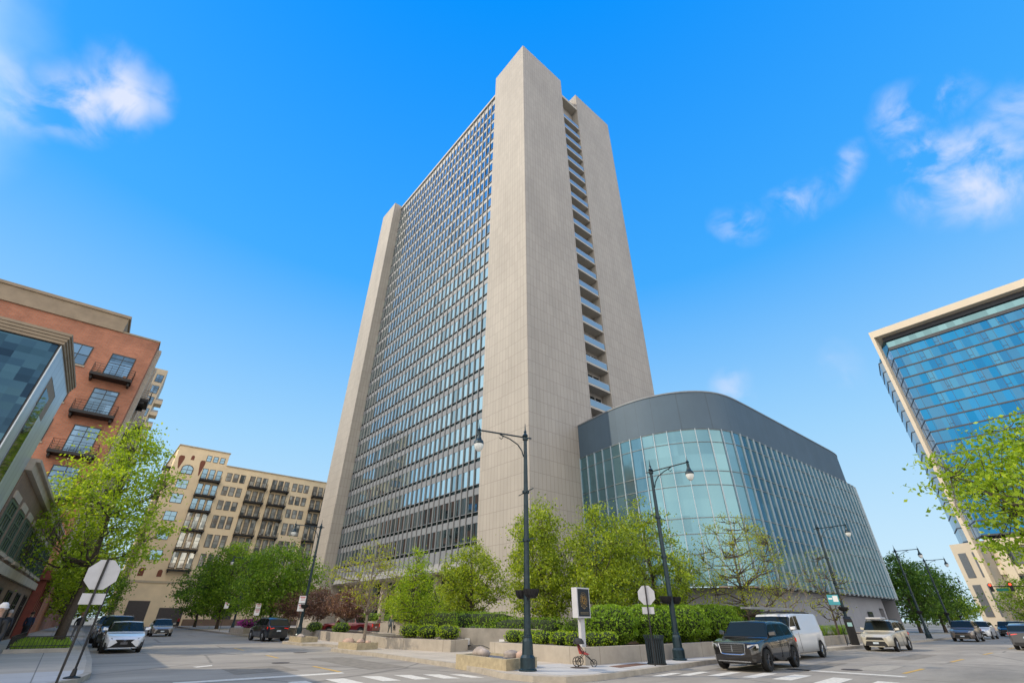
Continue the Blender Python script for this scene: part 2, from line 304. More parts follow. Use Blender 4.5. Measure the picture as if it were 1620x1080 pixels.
g.poly([(-60, -14, -.004), (40, -14, -.004), (40, -2, -.004), (105, -2, -.004), (135, 5, -.004), (175, 30, -.004), (240, 90, -.004), (222, 110, -.004), (160, 48, -.004), (128, 24, -.004), (112, 16.5, -.004), (30, 16.5, -.004), (20, 18, -.004), (22, 60, -.004), (24, 132, -.004), (-4, 132, -.004), (-4, 22, -.004), (-60, 22, -.004)])
structure(g.build('road', ROAD))
def pavement(name, pts, m, z=.15, kerb=None):
    g = MB(); g.prism(pts, -.01, z, bottom=False); structure(g.build(name, m))
    if kerb:
        k = MB(); P = [Vector((a[0], a[1], 0)) for a in kerb]; off = []
        for i, p in enumerate(P):
            d = (P[min(i+1, len(P)-1)]-P[max(i-1, 0)]).normalized(); off.append(Vector((d.y, -d.x, 0)))
        for i in range(len(P)-1):
            a, b = P[i], P[i+1]; a2, b2 = a+off[i]*.17, b+off[i+1]*.17; a1, b1 = a-off[i]*.004, b-off[i+1]*.004
            k.hexa([(a2.x, a2.y, -.01), (b2.x, b2.y, -.01), (b1.x, b1.y, -.01), (a1.x, a1.y, -.01), (a2.x, a2.y, z+.004), (b2.x, b2.y, z+.004), (b1.x, b1.y, z+.004), (a1.x, a1.y, z+.004)])
        structure(k.build(name.replace('pavement', 'kerb'), KERB))
kn = [(128, 23), (112, 15.2), (100, 14.4), (60, 13.7), (40, 13.5), (26, 13.0), (22.4, 12.9), (18.7, 12.4), (15.4, 11.95), (13.6, 11.8), (12.4, 12.0), (11.75, 12.8), (11.6, 14.0), (12.0, 15.7), (12.5, 18), (12.75, 22), (12.9, 26),
      (12.7, 28), (12.7, 31.2), (13.4, 32.2), (14.4, 33), (14.5, 36.6), (13.5, 38.2), (13.4, 42.4), (14.4, 43.6), (15.4, 44.5), (15.4, 68), (16.6, 100), (18.5, 128)]
kn = [Vector((a, b)) for a, b in kn]
kerb_n = [(a.x, a.y) for a in kn]
pavement('pavement_north', [(160, 60)]+kerb_n+[(60, 128)], WALK, .15, kerb_n[::-1] and kerb_n)
kw = [(4.2, 128), (3.2, 100), (2.3, 60), (1.8, 38.6), (1.6, 28.5), (1.35, 22), (1.0, 20.2), (.2, 18.9), (-1.2, 18.2), (-8, 17.8), (-40, 17.6)]
pavement('pavement_west', kw+[(-40, 128)], WALK, .15, kw)
g = MB(); g.prism([(-9, 18.1), (-1.2, 18.4), (.1, 19.05), (.83, 20.3), (1.15, 22), (1.2, 23.2), (-9, 22.6)], .14, .154, bottom=False); structure(g.build('pavement_corner', WALKL))
g = MB(); g.prism([(13.0, 15.6), (12.2, 13.9), (12.5, 12.5), (13.7, 12.05), (15.4, 12.2), (18.7, 12.65), (22.4, 13.15), (24, 13.3), (24, 14.0), (17, 14.1), (15.9, 14.2), (15.8, 15.6)], .14, .154, bottom=False); structure(g.build('pavement_crossing_corner', WALKL))
ks = [(13, -14), (14, -4), (16.5, -1.6), (20, -1.0), (60, -.9), (105, -.9), (136, 5), (160, 20)]
pavement('pavement_south', ks+[(200, 20), (200, -60), (13, -60)], WALK, .15, ks)
def mark(name, quads, m):
    g = MB()
    for q in quads: g.poly([(a, b, .001) for a, b in q])
    structure(g.build(name, m))
wst = [((5.89, 17.39), (6.45, 17.37), (6.35, 15.6), (5.80, 15.6)), ((7.06, 17.41), (7.65, 17.34), (7.6, 15.6), (6.98, 15.6)), ((8.32, 17.54), (8.85, 17.21), (8.8, 15.65), (8.26, 15.8)),
       ((9.38, 17.26), (9.85, 16.9), (9.74, 15.4), (9.26, 15.6)), ((10.27, 16.82), (10.75, 16.5), (10.6, 15.0), (10.13, 15.3)), ((11.02, 16.3), (11.4, 16.0), (11.35, 14.7), (10.98, 14.95)), ((4.6, 17.4), (5.15, 17.4), (5.1, 15.7), (4.55, 15.7)), ((3.3, 17.4), (3.8, 17.4), (3.8, 15.7), (3.3, 15.7))]
mark('crosswalk_west', wst, PAINT)
mark('crosswalk_east', [((18.5, 7.3), (20.84, 7.5), (20.84, 6.9), (18.5, 6.7)), ((18.6, 8.6), (20.8, 8.75), (20.9, 8.2), (18.7, 8.02)), ((18.35, 9.5), (20.5, 9.7), (20.6, 9.25), (18.5, 9.1)), ((17.9, 10.5), (19.9, 10.66), (20, 10.3), (18.0, 10.12)),
      ((17.15, 11.2), (19.0, 11.4), (19.2, 11.1), (17.4, 10.87)), ((16.1, 11.6), (17.75, 11.8), (18.0, 11.52), (16.4, 11.3)), ((18.5, 6.0), (20.8, 6.2), (20.8, 5.6), (18.5, 5.4))], PAINT)
mark('stop_line', [((3.2, 19.3), (8.36, 19.25), (8.3, 18.8), (3.2, 18.8)), ((22.5, 10.9), (23.0, 10.9), (23.4, 6.0), (22.9, 6.0)), ((4.6, 24.7), (5.4, 25.2), (5.3, 24.7), (4.7, 24.3))], PAINT)
mark('centre_line', [((8.3, 19.4), (8.45, 19.4), (8.5, 22.2), (8.36, 22.2)), ((8.6, 27.5), (8.74, 27.5), (8.9, 30), (8.76, 30)), ((8.9, 35), (9.04, 35), (9.2, 38), (9.06, 38)), ((24.5, 6.45), (27.5, 6.5), (27.5, 6.35), (24.5, 6.3)), ((33, 6.6), (36, 6.65), (36, 6.5), (33, 6.45)), ((42, 6.7), (45, 6.7), (45, 6.55), (42, 6.55)), ((52, 6.8), (55, 6.8), (55, 6.65), (52, 6.65))], YPAINT)
PATCH = mat('asphalt_patch', (.20, .178, .145), .88, 0, .25, 3, .3); PATCHL = mat('pale_asphalt_patch', (.33, .30, .25), .88, 0, .2, 3, .3)
def patch_poly(x, y, a, b, rz, n=11, sd=1):
    r_ = random.Random(sd); return [(x+a*math.cos(t)*math.cos(rz)*k-b*math.sin(t)*math.sin(rz)*k, y+a*math.cos(t)*math.sin(rz)*k+b*math.sin(t)*math.cos(rz)*k) for t, k in [(6.283*i/n, r_.uniform(.75, 1.15)) for i in range(n)]]
mark('road_patch', [((5.2, 20.6), (7.4, 20.8), (7.5, 23.4), (5.3, 23.2)), ((9.6, 19.6), (11.3, 19.6), (11.4, 26.5), (9.7, 26.5)), ((21.5, 8.9), (28, 9.3), (28, 10.2), (21.5, 9.8)), ((33, 8.0), (39, 8.2), (39, 9.3), (33, 9.1))], PATCH)
mark('road_repair', [patch_poly(8.5, 33, 1.1, 3, .1, sd=2), patch_poly(26.5, 7.6, 2.4, .6, .05, sd=3), patch_poly(13.6, 9.8, 1.6, .7, .3, sd=4)], PATCHL)
for i_, (x_, y_) in enumerate([(7.9, 24.6), (24.6, 8.1), (10.9, 31.0)]):
    g = MB(); g.lathe([(.36, .001), (.36, .006), (.001, .006)], (x_, y_, 0), 20); tag(g.build('manhole_cover', mat('iron_cover', (.09, .07, .06), .6, .5, .3, 12)), ['round iron manhole cover in the left street just past the stop line', 'round iron manhole cover beyond the right zebra stripes', 'round iron manhole cover in the left street beside the tree box'][i_], 'cover')
mc = mat('iron_cover', (.09, .07, .06), .6, .5, .3, 12)
for x, y, s, lb in ((17.3, 13.25, .6, 'rusty tactile plate set in the corner pavement'), (15.0, 13.8, .35, 'round iron cover in the pale corner pavement')):
    g = MB(); 
    if s > .5: g.prism([(x-1.1, y-.35), (x+.9, y-.1), (x+1.0, y+.5), (x-1, y+.25)], .15, .162)
    else: g.lathe([(s, .15), (s, .162), (0.001, .162)], (x, y, 0), 18)
    tag(g.build('tactile_plate' if s > .5 else 'manhole_cover', mat('rusty_plate', (.17, .09, .06), .8, .2, .3, 14) if s > .5 else mc), lb, 'plate' if s > .5 else 'cover')

# ------------------------------------------------------------------ the tower
XT, YT, XG = 33.8, 36.8, 36.1
tower = empty('office_tower', (0, 0, 0)); tag(tower, 'tall slab tower of pale stone piers and a striped glass curtain wall on the corner', 'tower')
g = MB()
g.box(XT, YT, 0, 45.3, 46.02, 106.4); g.build('stone_pier', STONE, tower)
g = MB(); g.box(50.2, YT, 0, 61.9, 46.02, 106.3); g.build('stone_pier', STONE, tower)
g = MB(); g.box(XT, 93.6, 0, 61.9, 101.2, 106.4); g.build('stone_pier', STONE, tower)
g = MB(); g.box(XG+.12, 46.04, 6.9, 59.6, 93.58, 105.0); g.box(40, 46.06, 0, 56, 93.56, 6.88); g.build('core_wall', mat('core_dark', (.08, .08, .08), .8), tower)
g = MB(); g.box(45.32, YT+1.7, 0, 50.18, 46.0, 105.0); g.build('recess_wall', mat('recess_stone', (.30, .28, .26), .8, 0, .1, 1), tower)
nb = 34
for k in range(27):
    z = 9.4+3.5*k
    a = MB(); a.box(XG, 46.04, z+.5, XG+.1, 93.58, z+2.62); a.build('window_band', CWGL, tower)
    a = MB(); a.box(XG+.05, 46.04, z, XG+.11, 93.58, z+.43); a.build('transom_band', CWGD, tower)
    a = MB(); z1 = z+3.5 if k < 26 else 104.9
    a.box(XG-.06, 46.04, z+.43, XG+.11, 93.58, z+.5); a.box(XG-.04, 46.04, z+2.62, XG+.11, 93.58, z1 if k == 26 else z+3.5); a.build('spandrel', SPAN, tower)
a = MB(); a.box(XG-.04, 46.04, 7.2, XG+.11, 93.58, 9.4); a.build('spandrel', SPAN, tower)
a = MB()
for i in range(nb+1):
    y = 46.02+1.4*i
    a.hexa([(XG-.36, y+.04, 6.85), (XG-.36, y+1.3, 6.85), (XG+.1, y+1.3, 6.85), (XG+.1, y+.04, 6.85), (XG-.05, y+.04, 7.9), (XG-.05, y+1.3, 7.9), (XG+.1, y+1.3, 7.9), (XG+.1, y+.04, 7.9)]) if i < nb-1 else None
a.build('flared_sill', mat('pale_sill', (.26, .265, .27), .6, 0, .06, 1), tower)
for i in range(nb):
    y = 46.02+1.4*i; a = MB(); a.box(XG-.20, y-.055, 7.0, XG-.045, y+.055, 104.95); mu_ = a.build('mullion', FIN, tower); a = MB(); a.box(XG-.03, y+.06, 9.8, XG-.002, y+.19, 104.0); a.build('gasket', BLACK, mu_)
a = MB(); a.box(XG-.4, 46.04, 104.96, 59.6, 93.58, 105.6); a.build('roof_coping', mat('coping', (.46, .43, .38), .7, 0, .08, 1), tower)
# ground storey: recessed lobby glass and columns
a = MB(); a.box(39.9, 46.1, 0, 39.98, 93.5, 6.85); a.build('lobby_glass', glassy('lobby_glass', (.03, .06, .06), (.5, .65, .66), .3, .03, (2.8, 6.9, 0, 0), .3), tower)
a = MB(); a.box(XG-.1, 46.05, 6.7, 39.88, 93.57, 6.84); a.build('soffit', mat('soffit', (.35, .33, .3), .8, 0, .05, 1), tower)
for i in range(9): a = MB(); y = 49+5.2*i; a.box(37.2, y, 0, 38.0, y+.8, 6.68); a.build('column', CONC, tower)
# balconies in the slot
for k in range(20):
    z = 26.6+3.5*k-.3
    if k == 0: z = 26.3
    s = MB(); s.box(45.33, YT+.06, z, 50.17, YT+1.69, z+.3); sl_ = s.build('balcony_slab', mat('slab', (.42, .39, .34), .8, 0, .08, 2), tower)
    if k < 20:
        s = MB(); s.box(45.4, YT+.1, z+.34, 50.1, YT+.13, z+1.28); s.build('glass_railing', RAILG, sl_)
        s = MB(); s.box(45.4, YT+.09, z+1.28, 50.1, YT+.14, z+1.33)
        for i in range(5): s.box(45.4+i*1.165, YT+.145, z+.3, 45.45+i*1.165, YT+.18, z+1.28)
        s.build('handrail', mat('rail_metal', (.55, .56, .57), .4, .5), sl_)
        s = MB(); s.mi(0).box(45.6, YT+1.66, z+.35, 49.9, YT+1.69, z+2.9); s.mi(1)
        for i in range(4): s.box(45.6+i*1.4, YT+1.62, z+.35, 45.7+i*1.4, YT+1.655, z+2.9)
        s.build('balcony_door', [DARKG, mat('door_frame', (.45, .45, .45), .5)], sl_)
s = MB(); s.box(45.33, YT+.06, 100.2, 50.17, YT+1.69, 101.0); s.build('roof_slab', mat('slab', (.4, .4, .4)), tower)

# ------------------------------------------------------------------ glass podium with rounded corner
pod = empty('glass_podium', (0, 0, 0)); tag(pod, 'low curved building of teal glass under a dark grey metal band beside the tower', 'building')
plan = [(42.3, 36.78), (41.8, 34), (41.35, 31), (41.2, 28.5), (41.45, 26.2), (42.2, 24), (43.3, 22.2), (44.6, 21), (46.0, 20.2), (47.8, 19.75), (50, 19.6), (60, 19.5), (72, 19.4), (82.6, 19.3), (84.3, 19.7), (85.4, 20.8), (85.8, 22.5), (85.8, 36.0)]
def resample(pl, step):
    P = [Vector(p) for p in pl]; out = [P[0].copy()]; need = step
    for a, b in zip(P, P[1:]):
        L = (b-a).length; d = (b-a)/L; pos = 0
        while L-pos >= need: pos += need; out.append(a+d*pos); need = step
        need -= (L-pos)
    return out
def smooth_plan(pl, it=2):
    for _ in range(it):
        q = [pl[0]]
        for a, b in zip(pl, pl[1:]): q += [tuple(Vector(a)*.75+Vector(b)*.25), tuple(Vector(a)*.25+Vector(b)*.75)]
        pl = q+[pl[-1]]
    return pl
sp = smooth_plan(plan[:-1])+[plan[-1]]
def offset(pl, d):
    out = []
    for i, p in enumerate(pl):
        t = (Vector(pl[min(i+1, len(pl)-1)])-Vector(pl[max(i-1, 0)])).normalized(); out.append(Vector(p)+Vector((-t.y, t.x))*(-d)*-1)
    return out
def strip(mb, pl, z0, z1):
    for a, b in zip(pl, pl[1:]): mb.quad((a[0], a[1], z0), (b[0], b[1], z0), (b[0], b[1], z1), (a[0], a[1], z1))
PODG = glassy('podium_glass', (.06, .15, .185), (.29, .54, .64), .42, .10, (1.35, 1.45, 0, .0), .25, wav=.004)
zr = [4.2, 5.5, 8.5, 9.9, 12.9, 14.25, 17.2, 18.55]
pts = resample(sp, 1.4)
for i in range(len(pts)-1):
    a, b = pts[i], pts[i+1]; m = MB()
    m.hexa([(a.x, a.y, 4.2), (b.x, b.y, 4.2), (b.x, b.y+.001, 4.2), (a.x, a.y+.001, 4.2), (a.x, a.y, 18.55), (b.x, b.y, 18.55), (b.x, b.y+.001, 18.55), (a.x, a.y+.001, 18.55)]) if False else m.quad((a.x, a.y, 4.2), (b.x, b.y, 4.2), (b.x, b.y, 18.55), (a.x, a.y, 18.55))
    m.build('glass_bay', PODG, pod)
PF = mat('podium_fin', (.40, .475, .53), .5, .2, .06, 1)
for i, p in enumerate(pts):
    q = pts[min(i+1, len(pts)-1)]-pts[max(i-1, 0)]; t = Vector((q.x, q.y)).normalized(); n = Vector((t.y, -t.x)); m = MB()
    d = .15; w = .03
    c = [p-t*w-n*.02, p+t*w-n*.02, p+t*w+n*d, p-t*w+n*d]
    m.prism([(v.x, v.y) for v in c], 4.05, 18.6); m.build('glass_fin', PF, pod)
for z in zr:
    m = MB()
    for a, b in zip(pts, pts[1:]):
        t = (b-a).normalized(); n = Vector((t.y, -t.x))
        c = [a, b, b+n*.05, a+n*.05]; m.prism([(v.x, v.y) for v in c], z-.035, z+.035)
    m.build('transom', mat('podium_transom', (.16, .19, .2), .5, .2), pod)
m = MB(); band = [v for v in sp if not (v[0] > 84 and v[1] > 19.5)][:]
band = smooth_plan(plan[:13]+[(79.5, 19.35), (81.8, 19.8), (83.2, 21), (83.6, 23)])+[(83.6, 36)]
strip(m, band, 18.62, 22.75); m.build('metal_band', tiled('zinc_panel', (.072, .118, .165), (.066, .109, .153), (.055, .088, .12), 1.4, 30, .02, 0, .6, .1, .1, .3, metal=.05), pod)
m = MB()
for a, b in zip(band, band[1:]):
    a, b = Vector(a), Vector(b); t = (b-a).normalized(); n = Vector((t.y, -t.x)); c = [a-n*.2, b-n*.2, b+n*.06, a+n*.06]
    m.prism([(v.x, v.y) for v in c], 22.76, 22.9)
m.build('coping', mat('zinc_coping', (.2, .22, .24), .5, .3), pod)
m = MB(); m.poly([(p[0], p[1], 22.5) for p in band]+[(44, 36, 22.5)]); m.poly([(p[0], p[1], 18.6) for p in sp]+[(44, 36, 18.6)]); m.build('roof', mat('roof_grey', (.2, .2, .2), .9), pod)
m = MB(); m.poly([(p[0], p[1], 4.1) for p in sp][::-1]+[(44, 36, 4.1)]); m.build('soffit', mat('soffit_dark', (.10, .11, .12), .8), pod)
inner = [(44.0, 36.7), (43.2, 29), (44.0, 25), (45.6, 22.6), (48, 21.2), (52, 20.6), (76.5, 20.4)]
inner = smooth_plan(inner)
m = MB(); strip(m, inner, 0, 4.08)
m.box(76.5, 20.4, 0, 77.7, 20.9, 4.08); m.box(77.7, 20.4, 3.0, 79.4, 20.9, 4.08); m.box(79.4, 20.4, 0, 80, 20.9, 4.08)
BW = tiled('base_panel', (.27, .28, .31), (.255, .265, .295), (.17, .18, .2), 2.6, 9, .02, 0, .7, .1, .08, .4); m.build('base_wall', BW, pod); m = MB()
m.hexa([(85.0, 20.2, 0), (85.7, 20.6, 0), (85.7, 27, 0), (85.0, 27, 0), (85.0, 20.2, 4.08), (85.7, 20.6, 4.08), (85.7, 27, 4.08), (85.0, 27, 4.08)])
m.box(80, 24, 0, 85, 24.4, 4.08)
m.build('corner_pier', BW, pod)
m = MB(); m.box(77.7, 20.9, 0, 79.4, 20.95, 3.0); m.build('door', mat('dark_door', (.02, .022, .025), .4), pod)
m = MB(); m.box(72.8, 20.25, 1.2, 74.2, 20.38, 2.6); m.build('window', DARKG, pod)
m = MB(); m.box(70, 20.6, 0, 85.6, 36, 4.05); 

# ------------------------------------------------------------------ left block (its grid is turned 2 degrees)
LB = Matrix.Rotation(R(-2), 4, 'Z')
BRICK = tiled('red_brick', (.46, .17, .09), (.37, .13, .07), (.30, .2, .15), .44, .15, .02, .5, .85, .3, .38, .25)
BRICKB = tiled('brown_brick', (.22, .135, .085), (.17, .105, .07), (.2, .16, .12), .22, .075, .01, .5, .85, .3, .18, .6)
LIME = mat('limestone_trim', (.42, .36, .28), .8, 0, .12, 1.2, .1)
WFR = mat('window_frame_dark', (.02, .025, .028), .5)
SKYG = glassy('apartment_glass', (.02, .035, .05), (.34, .55, .78), .40, .03, (1.1, 1.3, 0, 0), .55)
def window(F, parent, u0, u1, z0, z1, nu=2, rows=(), glass=SKYG, frame=WFR, n0=.0, sill=None, name='window'):
    m = MB(); m.mi(0); F.box(m, u0, u1, z0, z1, n0+.004, n0+.03); m.mi(1); w = .07
    F.box(m, u0-.03, u0+w, z0-.03, z1+.03, n0, n0+.07); F.box(m, u1-w, u1+.03, z0-.03, z1+.03, n0, n0+.07)
    F.box(m, u0+w, u1-w, z0-.03, z0+w, n0, n0+.067); F.box(m, u0+w, u1-w, z1-w, z1+.03, n0, n0+.067)
    for i in range(1, nu): u = u0+(u1-u0)*i/nu; F.box(m, u-w/2, u+w/2, z0+w, z1-w, n0, n0+.06)
    for r_ in rows: z = z0+(z1-z0)*r_; F.box(m, u0+w, u1-w, z-w/2, z+w/2, n0, n0+.057)
    o = m.build(name, [glass, frame], parent)
    if sill: s = MB(); F.box(s, u0-.12, u1+.12, z0-.2, z0-.04, n0, n0+.14); s.build('sill', sill, o)
    return o
def balcony(F, parent, u0, u1, z, d=1.5, hgt=1.1, slab=.3, mtl=None, railm=None, clutter=True):
    b = MB(); F.box(b, u0, u1, z, z+slab, .02, d); F.box(b, u0+.1, u0+.3, z-.35, z, .02, d*.7); F.box(b, u1-.3, u1-.1, z-.35, z, .02, d*.7)
    o = b.build('balcony', mtl or BLACK, parent)
    r_ = MB()
    for zz in (slab+hgt, slab+hgt*.5, slab+.12, slab+hgt*.75, slab+hgt*.28): F.box(r_, u0+.04, u1-.04, z+zz-.03, z+zz, d-.05, d-.01); F.box(r_, u0+.01, u0+.05, z+zz-.03, z+zz, .03, d); F.box(r_, u1-.05, u1-.01, z+zz-.03, z+zz, .03, d)
    n = max(3, int((u1-u0)/.5))
    for i in range(n+1): u = u0+.05+(u1-u0-.1)*i/n; F.box(r_, u-.015, u+.015, z+slab, z+slab+hgt, d-.045, d-.015)
    r_.build('railing', railm or BLACK, o)
    return o
# tall brick building
bb = empty('brick_apartment_building'); bb.matrix_world = LB; tag(bb, 'tall orange brick apartment block with black balconies on the left street', 'building')
g = MB(); g.box(-30, 66, 0, -4.5, 150, 31.2); g.build('wall', BRICK, bb)
g = MB(); g.box(-30, 65.85, 31.25, -8.3, 150, 33.2); g.box(-30, 65.7, 33.0, -8.15, 150.2, 33.35); g.box(-30, 65.8, 31.1, -8.25, 66.2, 31.3); g.box(-8.3, 65.93, 31.1, -4.42, 150, 31.3); g.build('parapet', mat('tan_parapet', (.30, .235, .165), .85, 0, .15, .8, .1), bb)
F = Fr((0, 66), (1, 0), (0, -1))
for i, zf in enumerate((24.8, 20.35, 15.95, 11.6, 7.5)):
    window(F, bb, -8.15, -5.9, zf+.4, zf+3.45, 2, (.62, .82), name='window')
    o = balcony(F, bb, -9.05, -5.25, zf, 1.5)
    if i in (0, 2):
        c = MB(); F.box(c, -8.6, -8.3, zf+.3, zf+.8, .6, .95); F.box(c, -6.2, -5.9, zf+.3, zf+.75, .5, .85); c.build('planter_pot', mat('terracotta', (.3, .16, .08), .8), o)
    window(F, bb, -12.0, -10.0, zf+1.2, zf+3.6, 2, (.5,), sill=LIME)
    window(F, bb, -15.6, -13.6, zf+1.2, zf+3.6, 2, (.5,), sill=LIME)
F2 = Fr((-4.5, 66), (0, 1), (1, 0))
g = MB()
for i in range(13): F2.box(g, 2+6.2*i, 3.2+6.2*i, 5, 31.0, .0, .45)
g.build('pilaster', tiled('pale_pilaster', (.55, .5, .42), (.5, .46, .38), (.35, .3, .25), .4, .2, .01, .5, .8), bb)
for i in range(8):
    for zf in (24.8, 20.35, 15.95, 11.6, 7.5):
        window(F2, bb, 4.2+6.2*i, 7.2+6.2*i, zf+.5, zf+3.3, 3, (.6,))
        if i % 2 == 0: balcony(F2, bb, 4.0+6.2*i, 7.4+6.2*i, zf, 1.3)
g = MB()
for i in range(5): F2.box(g, -7.6+1.7*i, -7.0+1.7*i, 0, 4.3, 0, .55)
F2.box(g, -8, 0, 4.3, 5.0, -.2, .7); g.build('storefront', mat('red_painted_metal', (.20, .035, .02), .5, 0, .2, 2), bb)
g = MB(); F2.box(g, -8, -.02, 0, 4.28, -6, -.15); g.build('storefront_glass', DARKG, bb)
# low brown brick building
lb = empty('low_brick_building'); lb.matrix_world = LB; tag(lb, 'low brown brick building with stone bands and dark green windows at the left edge', 'building')
g = MB(); g.box(-22, 29.8, 0, -4.5, 57.9, 7.3); g.build('wall', BRICKB, lb)
g = MB(); g.box(-22, 29.82, 7.32, -4.3, 58.0, 7.7); g.box(-22, 29.8, 3.5, -4.32, 58.0, 3.95); g.box(-22, 29.82, 7.7, -4.15, 58.1, 7.85); g.build('stone_band', LIME, lb)
F3 = Fr((-4.5, 29.8), (0, 1), (1, 0)); GFR = mat('green_window_frame', (.05, .09, .06), .5)
for i in range(9): window(F3, lb, .5+3.2*i, 2.6+3.2*i, 4.35, 6.1, 3, (.35, .7), glass=DARKG, frame=GFR, n0=.0, sill=LIME)
for i in range(9): g = MB(); F3.box(g, .5+3.2*i, 2.6+3.2*i, 6.2, 6.5, .0, .06); g.build('lintel', LIME, lb)
for i in range(5): window(F3, lb, 4+5*i, 6.2+5*i, .3, 3.0, 2, (.75,), glass=DARKG, frame=BLACK)
# near glass and panel building
gb = empty('dark_glass_building'); gb.matrix_world = LB; tag(gb, 'near building at left edge with a dark blue glass front and pale metal side panels', 'building')
g = MB(); g.box(-30, 23.75, 0, -4.55, 29.5, 11.0); g.build('core_wall', mat('core_dark', (.08, .08, .08)), gb)
g = MB(); g.box(-30, 23.7, .2, -4.6, 23.74, 11.0); g.build('glass_front', glassy('blue_black_glass', (.01, .03, .06), (.16, .30, .42), .5, .08, (.42, .28, 0, 0), .5, tints=[(.03, .06, .10), (.06, .13, .20), (.09, .19, .26), (.04, .09, .14)], wav=.01), gb)
g = MB(); g.box(-4.54, 23.71, .2, -4.5, 29.52, 8.9); g.box(-4.54, 23.71, 8.9, -4.5, 24.9, 11.0); g.box(-4.54, 27.5, 8.9, -4.5, 29.52, 11.0); g.box(-4.54, 24.9, 10.1, -4.5, 27.5, 11.0)
g.build('metal_panel', tiled('pale_metal_panel', (.47, .52, .55), (.41, .46, .50), (.2, .22, .24), .75, 40, .02, 0, .35, .2, .06, .5, metal=.4), gb)
g = MB(); g.box(-4.52, 25.0, 1, -4.47, 26.4, 9.6); g.build('window_strip', DARKG, gb)
g = MB(); g.box(-4.53, 24.9, 8.9, -4.49, 27.4, 10.05); g.build('louvre', mat('brown_panel', (.25, .2, .15), .7, 0, .1, 2), gb)
for i in range(4): g = MB(); q = .035*i; g.box(-31, 23.6-q, 11.02+.12*i, -4.45+q, 29.6+q, 11.13+.12*i); g.build('cornice', MATS['tan_parapet'], gb)
# sandy tower behind, with stacked balconies on its corner
st = empty('sand_coloured_tower'); st.matrix_world = LB; tag(st, 'sand coloured high rise with corner balconies peeping out behind the brick block', 'tower')
SANDW = mat('sand_stucco', (.50, .42, .30), .85, 0, .08, .6)
g = MB(); g.box(-11, 150.2, 0, -5.6, 164, 61.2); g.build('wall', SANDW, st)
F4 = Fr((-5.6, 150.2), (1, 0), (0, -1))
for i in range(8):
    z = 57.3-3.3*i
    window(F4, st, -2.0, -.4, z-.0, z+2.2, 2 if i < 3 else 1, (.7,), glass=SKYG, frame=WFR)
    window(F4, st, -4.6, -3.2, z-.0, z+2.2, 2, (.7,), glass=SKYG, frame=WFR)
    if i:
        b = MB(); b.box(-5.58, 150.3, z-2.6, -3.9, 153.5, z-1.6); o = b.build('balcony', SANDW, st)
        b = MB(); b.box(-5.58, 150.35, z-1.55, -3.95, 150.4, z-1.1); b.build('railing', FIN, o)
# ------------------------------------------------------------------ cream loft building at the end of the street
cb = empty('cream_loft_building'); tag(cb, 'cream loft building with rows of black balconies closing the left street', 'building')
CREAM = mat('cream_render', (.84, .67, .43), .85, 0, .10, .35, .1, detail=9)
g = MB(); g.box(8.2, 135, 0, 66, 165, 34.5); g.box(8.2, 135, 34.5, 19.2, 165, 37.6); g.box(66.2, 140, 0, 80, 160, 30); g.build('wall', CREAM, cb)
g = MB(); g.box(19.25, 134.8, 34.52, 66.1, 135.3, 34.75); g.box(8.0, 134.8, 37.62, 19.35, 165, 37.85); g.box(8.1, 134.85, 8.0, 66, 134.98, 8.4); g.build('cornice', mat('cream_trim', (.50, .42, .30), .8, 0, .1, 1), cb)
F = Fr((0, 135), (1, 0), (0, -1))
LOFT = glassy('loft_glass', (.30, .30, .27), (.45, .50, .50), .35, .06, (.75, 1.1, 0, 0), .5, tints=[(.16, .18, .18), (.42, .46, .45), (.85, .85, .76), (.34, .31, .27), (.7, .72, .68)])
BLUW = glassy('blue_loft_glass', (.02, .05, .08), (.35, .55, .7), .4, .04)
rows = [(30.35, 2.75, 31.0, 2.0), (26.75, 2.75, 27.6, 2.1), (23.25, 2.75, 24.2, 2.1), (19.0, 3.8, 20.0, 2.8), (14.85, 3.6, 15.7, 2.8), (10.7, 3.6, 11.5, 2.8)]
GW = mat('window_frame_brown', (.07, .05, .035), .6)
def trio(u0, u1, z0, z1, glass=LOFT, n=3):
    w = (u1-u0-.9)/n
    for i in range(n): window(F, cb, u0+i*(w+.45), u0+i*(w+.45)+w, z0, z1, 1, (.5,), glass=glass, frame=GW, n0=-.0)
xb = [14.4, 25.3, 30.8, 41.6, 46.9, 57.5]; xw = [20.0, 36.2, 52.5]
for zb_, hb, zw, hw in rows:
    for x in xb:
        trio(x+.15, x+4.4, zb_+.35, zb_+hb, BLUW if (x < 15 and zb_ > 22) else LOFT); balcony(F, cb, x, x+4.5, zb_-.3, 1.5, slab=.35)
    for x in xw: trio(x, x+4.3, zw, zw+hw)
for z in (27.8, 24.5, 20.6, 16.6, 12.4): window(F, cb, 10.2, 12.5, z, z+2.0, 2, (.5,), glass=BLUW, frame=GW)
m = MB(); ar = [(10.2, 31.2), (12.5, 31.2), (12.5, 32.6), (12.2, 33.0), (11.7, 33.25), (11.0, 33.25), (10.5, 33.0), (10.2, 32.6)]
m.poly([F.p(u, z, .03) for u, z in ar]); wo_ = m.build('arched_window', BLUW, cb)
m = MB(); F.box(m, 11.3, 11.4, 31.2, 33.2, .035, .08); F.box(m, 10.2, 12.5, 32.1, 32.2, .035, .075)
for (a, b), (c, d) in zip(ar, ar[1:]+ar[:1]): m.tube([F.p(a, b, .05), F.p(c, d, .05)], .09, 4)
m.build('frame', GW, wo_)
for x in (14.5, 16.0, 17.5): window(F, cb, x, x+1.0, 34.9, 36.3, 1, (.5,), glass=BLUW, frame=GW)
MURAL = mat('rust_red_ornament', (.20, .07, .04), .8, 0, .2, 2)
